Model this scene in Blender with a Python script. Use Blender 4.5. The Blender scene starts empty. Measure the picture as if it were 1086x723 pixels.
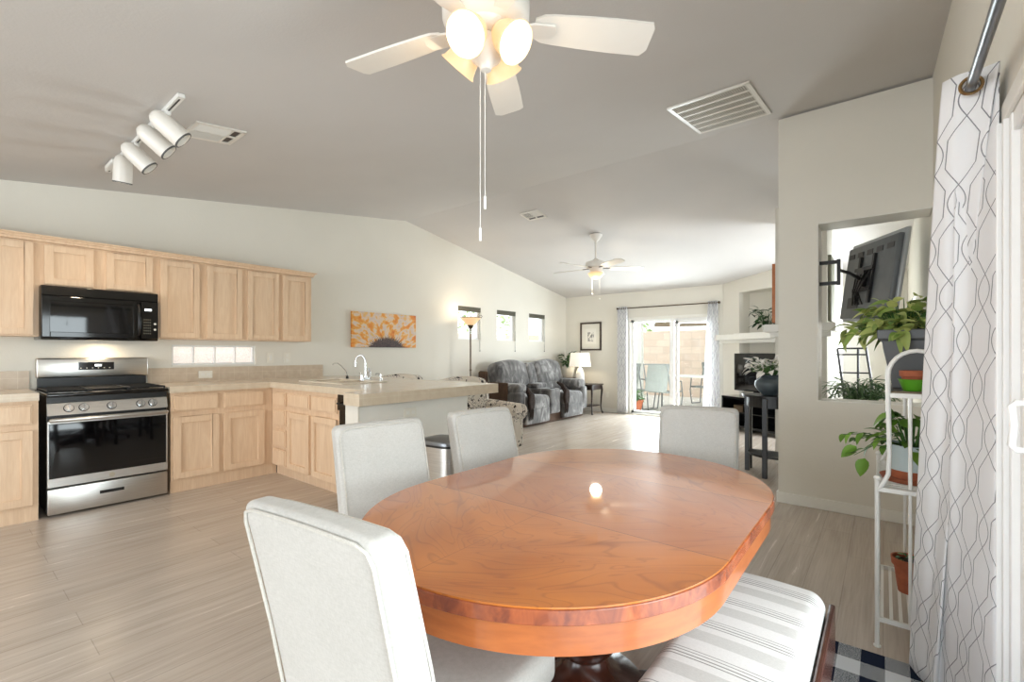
import bpy, bmesh, math, random
from mathutils import Vector, Matrix, Euler
PI = math.pi
R = math.radians
V = Vector
scn = bpy.context.scene
C = scn.collection

# ------------------------------------------------------------------ camera
cam_d = bpy.data.cameras.new('camera')
cam = bpy.data.objects.new('camera', cam_d); C.objects.link(cam)
cam.location = (0, 0, 1.22)
cam.rotation_euler = (R(90), 0, R(38.64))
cam_d.sensor_width = 36.0
cam_d.lens = 36.0 * 492.55 / 1086.0
cam_d.shift_y = 12.7 / 1086.0
cam_d.clip_start = 0.02
scn.camera = cam

# ------------------------------------------------------------------ world and lights
world = bpy.data.worlds.new('sky'); scn.world = world
world.use_nodes = True
bg = world.node_tree.nodes['Background']
bg.inputs[0].default_value = (0.90, 0.95, 1.0, 1)
bg.inputs[1].default_value = 1.6

scn.view_settings.view_transform = 'Standard'
scn.view_settings.look = 'None'
scn.view_settings.gamma = 1.0
scn.view_settings.use_curve_mapping = False
scn.view_settings.exposure = 0.84


def area(name, loc, target, sx, sy, watts, col=(1, 1, 1)):
    l = bpy.data.lights.new(name, 'AREA'); l.shape = 'RECTANGLE'; l.size = sx; l.size_y = sy
    l.energy = watts; l.color = col
    o = bpy.data.objects.new(name, l); C.objects.link(o); o.location = loc
    o.rotation_euler = (V(target) - V(loc)).to_track_quat('-Z', 'Z').to_euler()
    return o


def point(name, loc, watts, col, r=0.03, parent=None):
    l = bpy.data.lights.new(name, 'POINT'); l.energy = watts; l.color = col; l.shadow_soft_size = r
    o = bpy.data.objects.new(name, l); C.objects.link(o); o.location = loc
    if parent: o.parent = parent
    return o


DAY = (0.87, 0.94, 1.0)
area('daylight_dining_door', (2.2, 0.75, 1.5), (-3, 0.75, 0.8), 4.0, 2.4, 140, DAY)
area('daylight_patio_door', (-3.15, 9.1, 1.0), (-3.15, 4, 0.8), 1.5, 1.75, 92, DAY)
area('fill_rear_unseen', (-2.3, -4.75, 1.3), (-1.6, 3, 1.3), 4.2, 1.7, 100, DAY)  # fill from behind the camera, through an unseen rear window
area('fill_living_unseen', (0.60, 7.2, 1.35), (-4, 7.2, 1.1), 1.2, 1.0, 80, DAY)  # added fill for the living area; its window is made up and unseen


# ------------------------------------------------------------------ materials
def lin(c):
    f = lambda v: v / 12.92 if v <= 0.04045 else ((v + 0.055) / 1.055) ** 2.4
    return tuple(f(x / 255.0) for x in c) + (1,)


class NT:
    def __init__(self, name):
        self.m = bpy.data.materials.new(name); self.m.use_nodes = True
        self.t = self.m.node_tree; self.n = self.t.nodes
        self.b = self.n['Principled BSDF']

    def new(self, k, **kw):
        x = self.n.new(k)
        for a, v in kw.items():
            setattr(x, a, v)
        return x

    def put(self, sock, v):
        if hasattr(v, 'node') or isinstance(v, bpy.types.NodeSocket):
            self.t.links.new(v, sock)
        else:
            sock.default_value = v

    def coord(self, kind='Object'):
        return self.new('ShaderNodeTexCoord').outputs[kind]

    def math(self, op, a, b=0.0, c=None, clamp=False):
        x = self.new('ShaderNodeMath', operation=op); x.use_clamp = clamp
        self.put(x.inputs[0], a); self.put(x.inputs[1], b)
        if c is not None: self.put(x.inputs[2], c)
        return x.outputs[0]

    def sep(self, v):
        x = self.new('ShaderNodeSeparateXYZ'); self.put(x.inputs[0], v); return x.outputs

    def comb(self, a, b, c):
        x = self.new('ShaderNodeCombineXYZ')
        for i, v in enumerate((a, b, c)): self.put(x.inputs[i], v)
        return x.outputs[0]

    def map(self, v, loc=(0, 0, 0), rot=(0, 0, 0), sc=(1, 1, 1)):
        x = self.new('ShaderNodeMapping'); self.put(x.inputs[0], v)
        x.inputs[1].default_value = loc; x.inputs[2].default_value = rot; x.inputs[3].default_value = sc
        return x.outputs[0]

    def noise(self, v, scale, detail=3, rough=0.5, dist=0.0):
        x = self.new('ShaderNodeTexNoise'); self.put(x.inputs['Vector'], v)
        x.inputs['Scale'].default_value = scale; x.inputs['Detail'].default_value = detail
        x.inputs['Roughness'].default_value = rough; x.inputs['Distortion'].default_value = dist
        return x.outputs[0]

    def ramp(self, f, stops, interp='LINEAR'):
        x = self.new('ShaderNodeValToRGB'); self.put(x.inputs[0], f)
        x.color_ramp.interpolation = interp
        e = x.color_ramp.elements
        while len(e) < len(stops): e.new(0.5)
        for i, (p, c) in enumerate(stops):
            e[i].position = p; e[i].color = c
        return x.outputs[0]

    def mix(self, f, a, b, mode='MIX'):
        x = self.new('ShaderNodeMix', data_type='RGBA', blend_type=mode)
        self.put(x.inputs[0], f); self.put(x.inputs[6], a); self.put(x.inputs[7], b)
        return x.outputs[2]

    def bump(self, h, strength=0.2, dist=0.01):
        x = self.new('ShaderNodeBump'); x.inputs['Strength'].default_value = strength
        x.inputs['Distance'].default_value = dist; self.put(x.inputs['Height'], h)
        self.t.links.new(x.outputs[0], self.b.inputs['Normal'])

    def fin(self, col=None, rough=None, metal=None, spec=None):
        if col is not None: self.put(self.b.inputs['Base Color'], col)
        if rough is not None: self.put(self.b.inputs['Roughness'], rough)
        if metal is not None: self.put(self.b.inputs['Metallic'], metal)
        if spec is not None: self.put(self.b.inputs['Specular IOR Level'], spec)
        return self.m


M = {}


def plain(name, rgb, rough=0.5, metal=0.0, spec=0.5, var=0.06, scale=12, bump=0.0, bscale=200):
    t = NT(name); c = lin(rgb)
    n = t.noise(t.coord(), scale, 3)
    d = tuple(max(0, x * (1 - var)) for x in c[:3]) + (1,)
    u = tuple(min(1, x * (1 + var)) for x in c[:3]) + (1,)
    col = t.ramp(n, [(0.3, d), (0.7, u)])
    if bump: t.bump(t.noise(t.coord(), bscale, 2), bump, 0.004)
    M[name] = t.fin(col, rough, metal, spec); return M[name]


plain('wall_paint', (230, 226, 215), 0.85, spec=0.2, var=0.015, scale=2, bump=0.25, bscale=60)
plain('ceiling_paint', (212, 209, 206), 0.9, spec=0.1, var=0.015, scale=2, bump=0.2, bscale=70)
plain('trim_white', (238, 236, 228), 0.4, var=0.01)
plain('door_vinyl', (244, 244, 242), 0.35, var=0.01)
plain('black_gloss', (10, 9, 9), 0.08, var=0.0)
plain('black_satin', (16, 15, 15), 0.35, var=0.05)
plain('black_iron', (14, 14, 15), 0.5, var=0.1)
plain('dark_glass', (8, 8, 9), 0.04, var=0.0, spec=0.6)
plain('white_enamel', (236, 232, 224), 0.3, var=0.01)
plain('white_metal', (238, 237, 232), 0.35, var=0.02)
plain('chrome', (225, 228, 230), 0.12, 1.0, var=0.0)
plain('brushed_grey', (120, 122, 125), 0.32, 1.0, var=0.03)
plain('bronze', (92, 78, 62), 0.35, 0.8, var=0.1)
plain('terracotta', (165, 92, 62), 0.85, var=0.14, scale=25)
plain('pot_grey', (96, 99, 101), 0.5, var=0.03)
plain('pot_blue_white', (196, 210, 212), 0.4, var=0.02)
plain('pot_white', (228, 226, 218), 0.4, var=0.02)
plain('bowl_green', (96, 168, 44), 0.35, var=0.04)
plain('board_sage', (150, 150, 134), 0.7)
plain('soil', (52, 40, 30), 0.95, var=0.3, scale=80, bump=0.6)
plain('bamboo', (176, 104, 48), 0.45, var=0.15)
plain('ceramic_white', (238, 236, 230), 0.25, var=0.01)
plain('outlet_white', (236, 232, 220), 0.4, var=0.0)
plain('patio_frame', (118, 120, 120), 0.5, var=0.05)
plain('patio_sling', (140, 142, 138), 0.8, var=0.05, bump=0.3)
plain('patio_post', (226, 226, 220), 0.6, var=0.02)
plain('patio_concrete', (205, 200, 192), 0.9, var=0.08, scale=4)
plain('awning_cloth', (150, 132, 112), 0.9, var=0.1)
plain('vase_slate', (72, 82, 88), 0.35, var=0.15, scale=18)
plain('petal', (248, 244, 238), 0.8, var=0.03)
plain('stick', (120, 78, 44), 0.7, var=0.1)
plain('wood_dark', (62, 30, 20), 0.22, var=0.35, scale=14)
plain('wood_leg', (40, 26, 20), 0.35, var=0.2)
plain('brown_suede', (78, 58, 44), 0.9, var=0.25, scale=9, bump=0.3)
plain('brown_fur', (44, 32, 26), 1.0, var=0.4, scale=60, bump=0.9)
plain('rubber_grey', (90, 90, 88), 0.6, var=0.05)
plain('brass_dark', (150, 122, 84), 0.3, 0.9, var=0.05)
plain('filter', (104, 102, 90), 0.9, var=0.15, scale=60)
plain('frame_dark', (66, 52, 42), 0.4, var=0.2)
plain('mat_board', (226, 224, 214), 0.9, var=0.01)
plain('tv_back', (98, 102, 104), 0.45, var=0.08)
plain('tv_silver', (168, 172, 174), 0.3, 0.3, var=0.03)
plain('badge', (196, 188, 170), 0.3, 0.8, var=0.02)
plain('sink_bisque', (232, 222, 204), 0.25, var=0.01)
plain('far_foliage', (176, 200, 140), 0.9, var=0.3, scale=5)


def emit(name, rgb, strength, base=None):
    t = NT(name)
    t.fin(lin(base or rgb), 0.4)
    t.b.inputs['Emission Color'].default_value = lin(rgb)
    t.b.inputs['Emission Strength'].default_value = strength
    M[name] = t.m; return t.m


emit('bulb', (255, 240, 210), 5.0)
emit('lit_glass', (255, 204, 146), 0.36, (206, 180, 150))
emit('lit_shade', (255, 240, 214), 0.25, (240, 236, 226))
emit('clock_digits', (220, 226, 230), 1.5)


def leafmat(name, a, b):
    t = NT(name)
    n = t.noise(t.coord(), 14, 3)
    r = t.new('ShaderNodeNewGeometry').outputs['Random Per Island']
    f = t.math('ADD', t.math('MULTIPLY', n, 0.5), t.math('MULTIPLY', r, 0.5))
    M[name] = t.fin(t.ramp(f, [(0.25, lin(a)), (0.75, lin(b))]), 0.45)


leafmat('leaf_pothos', (44, 92, 26), (120, 160, 58))
leafmat('leaf_lime', (84, 124, 44), (196, 202, 122))
leafmat('leaf_dark', (24, 48, 24), (52, 88, 42))
leafmat('leaf_green', (40, 84, 34), (92, 130, 66))
leafmat('leaf_fern', (40, 82, 44), (120, 150, 100))


def m_glass():
    t = NT('window_glass')
    b = t.new('ShaderNodeBsdfTransparent'); g = t.new('ShaderNodeBsdfGlossy'); g.inputs['Roughness'].default_value = 0.02
    fz = t.new('ShaderNodeLayerWeight'); fz.inputs[0].default_value = 0.5
    fo = t.math('ADD', t.math('MULTIPLY', t.math('POWER', fz.outputs['Facing'], 5.0), 0.7), 0.035)
    x = t.new('ShaderNodeMixShader')
    t.t.links.new(fo, x.inputs[0]); t.t.links.new(b.outputs[0], x.inputs[1]); t.t.links.new(g.outputs[0], x.inputs[2])
    b.inputs[0].default_value = (0.96, 0.98, 0.97, 1)
    t.t.links.new(x.outputs[0], t.n['Material Output'].inputs[0]); M['window_glass'] = t.m


m_glass()


def m_floor():
    t = NT('floor_planks'); co = t.coord()
    v = t.map(co, rot=(0, 0, R(90)))
    br = t.new('ShaderNodeTexBrick'); t.put(br.inputs['Vector'], v)
    br.offset = 0.37; br.inputs['Scale'].default_value = 1.0
    br.inputs['Brick Width'].default_value = 1.15; br.inputs['Row Height'].default_value = 0.165
    br.inputs['Mortar Size'].default_value = 0.002; br.inputs['Mortar Smooth'].default_value = 0.3
    br.inputs['Color1'].default_value = lin((204, 190, 176)); br.inputs['Color2'].default_value = lin((186, 172, 158))
    br.inputs['Mortar'].default_value = lin((128, 114, 102))
    s = t.map(co, sc=(14, 0.9, 1))
    n = t.noise(s, 1.6, 5, 0.6, 0.6)
    g = t.ramp(n, [(0.3, lin((184, 170, 157))), (0.5, lin((200, 188, 176))), (0.75, lin((218, 208, 198)))])
    col = t.mix(0.6, br.outputs[0], g)
    n2 = t.noise(t.map(co, sc=(60, 1.5, 1)), 2.0, 4)
    col = t.mix(0.07, col, t.ramp(n2, [(0.4, lin((120, 104, 90))), (0.6, lin((235, 226, 214)))]))
    t.bump(t.math('ADD', t.math('MULTIPLY', br.outputs[1], -1.0), t.math('MULTIPLY', n2, 0.08)), 0.06, 0.003)
    M['floor_planks'] = t.fin(col, t.math('ADD', 0.24, t.math('MULTIPLY', n, 0.05)), spec=0.45)


m_floor()


def m_cab():
    t = NT('maple'); co = t.coord()
    n = t.noise(t.map(co, sc=(9, 9, 1.1)), 2.5, 5, 0.6, 1.2)
    n2 = t.noise(t.map(co, sc=(60, 60, 3)), 2.0, 3)
    c = t.ramp(n, [(0.25, lin((222, 190, 157))), (0.5, lin((230, 200, 168))), (0.8, lin((240, 214, 184)))])
    c = t.mix(0.07, c, t.ramp(n2, [(0.4, lin((176, 136, 100))), (0.6, lin((240, 214, 184)))]))
    M['maple'] = t.fin(c, 0.4, spec=0.35)


m_cab()


def m_tile(name, base, grout, size, rough=0.35, axis='xy', warp=0.0):
    t = NT(name); co = t.coord(); s = t.sep(co)
    pick = {'x': s[0], 'y': s[1], 'z': s[2]}
    v = t.comb(pick[axis[0]], pick[axis[1]], 0.0)
    br = t.new('ShaderNodeTexBrick'); t.put(br.inputs['Vector'], v); br.offset = 0.0
    br.inputs['Scale'].default_value = 1.0
    br.inputs['Brick Width'].default_value = size; br.inputs['Row Height'].default_value = size
    br.inputs['Mortar Size'].default_value = 0.0018
    b = lin(base)
    br.inputs['Color1'].default_value = b; br.inputs['Color2'].default_value = tuple(x * 0.96 for x in b[:3]) + (1,)
    br.inputs['Mortar'].default_value = lin(grout)
    n = t.noise(co, 18, 4)
    c = t.mix(0.25, br.outputs[0], t.ramp(n, [(0.35, lin((196, 174, 148))), (0.65, lin((228, 214, 194)))]))
    M[name] = t.fin(c, rough)


m_tile('counter_tile', (234, 222, 204), (214, 200, 182), 0.30, 0.18)
m_tile('backsplash_tile', (204, 186, 164), (224, 210, 190), 0.145, 0.35, 'yz')
m_tile('counter_edge', (218, 202, 178), (224, 212, 192), 0.30, 0.3, 'yz')


def m_block():
    t = NT('block_wall'); s = t.sep(t.coord())
    br = t.new('ShaderNodeTexBrick'); t.put(br.inputs['Vector'], t.comb(s[0], s[2], 0.0))
    br.inputs['Scale'].default_value = 1.0; br.inputs['Brick Width'].default_value = 0.4; br.inputs['Row Height'].default_value = 0.2
    br.inputs['Mortar Size'].default_value = 0.006
    br.inputs['Color1'].default_value = lin((228, 208, 190)); br.inputs['Color2'].default_value = lin((212, 190, 172))
    br.inputs['Mortar'].default_value = lin((196, 180, 164))
    M['block_wall'] = t.fin(br.outputs[0], 0.95)


m_block()


def m_steel():
    t = NT('stainless'); n = t.noise(t.map(t.coord(), sc=(2, 2, 60)), 3, 2)
    c = t.ramp(n, [(0.3, lin((196, 194, 190))), (0.7, lin((210, 208, 204)))])
    M['stainless'] = t.fin(c, 0.30, 1.0)


m_steel()


def m_fabric(name, a, b, sc=260, bump=0.35):
    t = NT(name); co = t.coord()
    w1 = t.noise(t.map(co, sc=(1, 1, 0.25)), sc, 2); w2 = t.noise(t.map(co, sc=(0.25, 0.25, 1)), sc, 2)
    f = t.math('MULTIPLY', t.math('ADD', w1, w2), 0.5)
    big = t.noise(co, 7, 3)
    f2 = t.math('ADD', t.math('MULTIPLY', f, 0.75), t.math('MULTIPLY', big, 0.25))
    t.bump(f, bump, 0.002)
    t.b.inputs['Sheen Weight'].default_value = 0.15
    M[name] = t.fin(t.ramp(f2, [(0.35, lin(a)), (0.65, lin(b))]), 0.92, spec=0.2)


m_fabric('linen', (184, 181, 175), (200, 197, 192), 330, .12)
m_fabric('piping', (186, 182, 174), (206, 202, 194))
m_fabric('shade_cloth', (230, 226, 214), (242, 239, 230))


def m_velvet():
    t = NT('grey_velvet'); co = t.coord()
    n = t.noise(t.map(co, sc=(1, 1, 0.45)), 9, 4, 0.6, 1.2)
    n2 = t.noise(co, 3.5, 2)
    f = t.math('ADD', t.math('MULTIPLY', n, 0.65), t.math('MULTIPLY', n2, 0.35))
    c = t.ramp(f, [(0.3, lin((54, 53, 53))), (0.5, lin((104, 102, 101))), (0.68, lin((170, 168, 166)))])
    t.b.inputs['Sheen Weight'].default_value = 0.4
    t.bump(n, 0.3, 0.01)
    M['grey_velvet'] = t.fin(c, 0.85, spec=0.2)


m_velvet()


def m_floral():
    t = NT('floral_cloth'); co = t.coord()
    n = t.noise(co, 8.0, 2, 0.5, 1.8)
    band = t.math('ABSOLUTE', t.math('SUBTRACT', t.math('FRACT', t.math('MULTIPLY', n, 5.0)), 0.5))
    mask = t.math('GREATER_THAN', t.noise(co, 5.5, 1), 0.42)
    ln = t.math('MULTIPLY', t.math('LESS_THAN', band, 0.085), mask)
    vo = t.new('ShaderNodeTexVoronoi'); t.put(vo.inputs['Vector'], co); vo.inputs['Scale'].default_value = 11
    dot = t.math('LESS_THAN', vo.outputs[0], 0.22)
    dot = t.math('MULTIPLY', dot, mask)
    f = t.math('MAXIMUM', ln, dot)
    base = t.ramp(t.noise(co, 3, 2), [(0.3, lin((222, 212, 198))), (0.7, lin((238, 232, 222)))])
    M['floral_cloth'] = t.fin(t.mix(f, base, lin((58, 50, 48))), 0.9, spec=0.2)


m_floral()


def m_cherry():
    t = NT('cherry_top'); co = t.coord(); s = t.sep(co)
    ax = t.math('ABSOLUTE', s[0]); ay = t.math('ABSOLUTE', t.math('SUBTRACT', t.math('ABSOLUTE', s[1]), 0.0))
    # four book-matched veneer quarters, each with its figure turned
    u = t.math('ADD', t.math('MULTIPLY', ax, 0.80), t.math('MULTIPLY', ay, -0.60))
    w = t.math('ADD', t.math('MULTIPLY', ax, 0.60), t.math('MULTIPLY', ay, 0.80))
    vec = t.comb(t.math('MULTIPLY', u, 1.0), t.math('MULTIPLY', w, 3.4), 0.0)
    n = t.noise(vec, 2.1, 2, 0.5, 0.9)
    rings = t.math('FRACT', t.math('MULTIPLY', n, 12.0))
    fig = t.ramp(rings, [(0.0, lin((176, 96, 32))), (0.10, lin((118, 54, 20))), (0.2, lin((184, 102, 36))), (1.0, lin((192, 110, 42)))])
    soft = t.ramp(t.noise(vec, 1.6, 3, 0.5, 0.6), [(0.3, lin((150, 76, 26))), (0.7, lin((206, 124, 50)))])
    c = t.mix(0.68, fig, soft)
    # leaf panel slightly darker, separate veneer
    leaf = t.math('LESS_THAN', t.math('ABSOLUTE', s[1]), 0.259)
    c = t.mix(t.math('MULTIPLY', leaf, 0.30), c, lin((140, 68, 32)))
    seam = t.math('LESS_THAN', t.math('ABSOLUTE', t.math('SUBTRACT', t.math('ABSOLUTE', s[1]), 0.259)), 0.0011)
    cx = t.math('LESS_THAN', ax, 0.0012)
    c = t.mix(seam, c, lin((70, 34, 18)))
    c = t.mix(t.math('MULTIPLY', cx, 0.35), c, lin((90, 44, 20)))
    scr = t.math('GREATER_THAN', t.noise(t.map(co, sc=(8, 50, 1)), 3.0, 5), 0.74)
    c = t.mix(t.math('MULTIPLY', scr, 0.12), c, lin((216, 170, 130)))
    t.b.inputs['Coat Weight'].default_value = 1.0; t.b.inputs['Coat Roughness'].default_value = 0.03; t.b.inputs['Coat IOR'].default_value = 1.55
    t.b.inputs['Specular IOR Level'].default_value = 0.25
    r = t.math('ADD', 0.30, t.math('MULTIPLY', t.noise(co, 6, 3), 0.14))
    M['cherry_top'] = t.fin(c, r)
    t = NT('cherry_side'); co = t.coord()
    n = t.noise(t.map(co, sc=(5, 5, 26)), 2, 4, 0.6, 0.4)
    n3 = t.noise(co, 5, 2)
    c = t.ramp(t.math('ADD', t.math('MULTIPLY', n, .5), t.math('MULTIPLY', n3, .5)), [(0.3, lin((142, 74, 36))), (0.7, lin((186, 106, 54)))])
    t.b.inputs['Coat Weight'].default_value = 0.4; t.b.inputs['Coat Roughness'].default_value = 0.1
    M['cherry_side'] = t.fin(c, 0.28)
    t = NT('cherry_edge'); co = t.coord()
    n = t.noise(t.map(co, sc=(7, 7, 4)), 3, 4, 0.6, 0.8)
    c = t.ramp(n, [(0.35, lin((112, 56, 40))), (0.6, lin((160, 84, 50))), (0.8, lin((190, 110, 66)))])
    t.b.inputs['Coat Weight'].default_value = 0.4
    M['cherry_edge'] = t.fin(c, 0.25)


m_cherry()


def m_stripe():
    t = NT('bench_stripe'); co = t.coord(); s = t.sep(co)
    P_ = 0.165
    f = t.math('FRACT', t.math('DIVIDE', t.math('ADD', s[1], 10.0), P_))
    W = lin((222, 220, 217)); G = lin((196, 194, 190)); D = lin((128, 124, 120))
    st = [(0.0, W), (0.20, G), (0.50, W), (0.66, D), (0.68, W), (0.73, D), (0.755, W), (0.81, D), (0.83, W), (0.88, D), (0.895, W)]
    c = t.ramp(f, st, 'CONSTANT')
    n = t.noise(t.map(co, sc=(1, 6, 1)), 160, 2)
    t.bump(n, 0.3, 0.002)
    c = t.mix(0.15, c, t.ramp(n, [(0.4, lin((180, 178, 172))), (0.6, lin((245, 243, 240)))]))
    M['bench_stripe'] = t.fin(c, 0.9, spec=0.2)


m_stripe()


def m_rug():
    t = NT('plaid_rug'); co = t.coord(); s = t.sep(co)
    a = t.math('LESS_THAN', t.math('FRACT', t.math('DIVIDE', t.math('ADD', s[0], 5.03), 0.150)), 0.5)
    b = t.math('LESS_THAN', t.math('FRACT', t.math('DIVIDE', t.math('ADD', s[1], 5.1), 0.200)), 0.5)
    k = t.math('MULTIPLY', t.math('ADD', a, b), 0.5)
    weave = t.math('GREATER_THAN', t.noise(t.map(co, sc=(1, 2.5, 1)), 260, 1), 0.5)
    mid = t.mix(weave, lin((200, 204, 208)), lin((60, 66, 78)))
    c = t.mix(t.math('GREATER_THAN', k, 0.75), t.mix(t.math('GREATER_THAN', k, 0.25), lin((226, 230, 234)), mid), lin((26, 36, 58)))
    t.bump(t.noise(co, 300, 2), 0.5, 0.003)
    M['plaid_rug'] = t.fin(c, 0.95, spec=0.1)


m_rug()


def m_curtain(name, P_, L, th=0.0022, back=(240, 240, 242), line=(150, 150, 156)):
    """trellis of hexagons and loops; UV: u = metres along the cloth, v = height"""
    t = NT(name); s = t.sep(t.coord('UV')); u = s[0]; z = s[1]
    d = None
    for off in (0, 1):
        uu = t.math('ADD', u, off * P_ * 0.5 + 3 * P_)
        x = t.math('SUBTRACT', t.math('MULTIPLY', t.math('FRACT', t.math('DIVIDE', uu, P_)), P_), P_ / 2)
        ph = t.math('FRACT', t.math('DIVIDE', t.math('ADD', z, off * L * 0.5 + 2 * L), L))       # 0..1
        q = t.math('SUBTRACT', t.math('MULTIPLY', ph, 2.0), 1.0)                                   # -1..1
        inner = t.math('ABSOLUTE', q)
        # hexagon: clamped ramp between q 0.64 and 0.30; loop around |q| = 1
        hexa = t.math('MULTIPLY', t.math('MULTIPLY', t.math('SUBTRACT', 0.66, inner), 2.6, clamp=True), P_ * 0.27)
        loop = t.math('MULTIPLY', t.math('SINE', t.math('MULTIPLY', t.math('MULTIPLY', t.math('SUBTRACT', inner, 0.66), 1 / 0.68, clamp=True), PI)), P_ * 0.16)
        w = t.math('ADD', hexa, loop)
        e = t.math('ABSOLUTE', t.math('SUBTRACT', t.math('ABSOLUTE', x), w))
        d = e if d is None else t.math('MINIMUM', d, e)
    ln = t.math('LESS_THAN', d, th)
    c = t.mix(ln, lin(back), lin(line))
    t.b.inputs['Sheen Weight'].default_value = 0.1
    tr = t.new('ShaderNodeBsdfTranslucent'); t.put(tr.inputs[0], c)
    t.fin(c, 0.85, spec=0.15)
    x = t.new('ShaderNodeMixShader'); x.inputs[0].default_value = 0.28
    t.t.links.new(t.b.outputs[0], x.inputs[1]); t.t.links.new(tr.outputs[0], x.inputs[2])
    t.t.links.new(x.outputs[0], t.n['Material Output'].inputs[0])
    M[name] = t.m


m_curtain('trellis_sheer', 0.145, 0.28, 0.0016, (250, 250, 251), (140, 140, 146))
m_curtain('trellis_far', 0.14, 0.26, 0.003, (250, 250, 250), (196, 194, 202))


def m_art():
    t = NT('sunflower_paint'); co = t.coord(); s = t.sep(co)      # local: y across (0 centre), z from the bottom
    dy = t.math('MULTIPLY', t.math('SUBTRACT', s[1], 0.02), 0.72); dz = t.math('ADD', s[2], 0.10)
    ang = t.math('ARCTAN2', dy, dz)
    rad = t.math('SQRT', t.math('ADD', t.math('MULTIPLY', dy, dy), t.math('MULTIPLY', dz, dz)))
    vec = t.comb(t.math('MULTIPLY', ang, 1.9), t.math('MULTIPLY', rad, 2.4), 0.0)
    n = t.noise(vec, 2.2, 4, 0.6, 0.5)
    c = t.ramp(t.math('ADD', n, t.math('MULTIPLY', t.math('SUBTRACT', t.noise(co, 14, 4), .5), .35)), [(0.30, lin((206, 108, 40))), (0.40, lin((226, 140, 50))), (0.47, lin((228, 168, 78))), (0.52, lin((222, 198, 170))),
                   (0.58, lin((206, 190, 184))), (0.64, lin((226, 176, 110))), (0.74, lin((200, 184, 96)))])
    sp = t.noise(t.comb(t.math('MULTIPLY', ang, 16.0), 0.0, 0.0), 2.4, 2, 0.6)
    edge = t.math('ADD', 0.165, t.math('MULTIPLY', t.math('POWER', sp, 2.0), 0.30))
    dk = t.math('LESS_THAN', rad, edge)
    seed = t.ramp(t.noise(co, 90, 3), [(0.35, lin((38, 28, 30))), (0.65, lin((92, 70, 66)))])
    M['sunflower_paint'] = t.fin(t.mix(dk, c, seed), 0.55)


m_art()


def m_sketch():
    t = NT('sketch_paper'); co = t.coord(); s = t.sep(co)
    inside = t.math('MULTIPLY', t.math('LESS_THAN', t.math('ABSOLUTE', s[0]), 0.075), t.math('LESS_THAN', t.math('ABSOLUTE', t.math('ADD', s[2], 0.01)), 0.10))
    n = t.noise(t.map(co, sc=(1.6, 1, 0.7)), 26, 4, 0.7)
    ink = t.math('MULTIPLY', inside, t.math('GREATER_THAN', n, 0.5))
    M['sketch_paper'] = t.fin(t.mix(ink, lin((232, 230, 222)), lin((132, 132, 130))), 0.8)


m_sketch()


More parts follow.
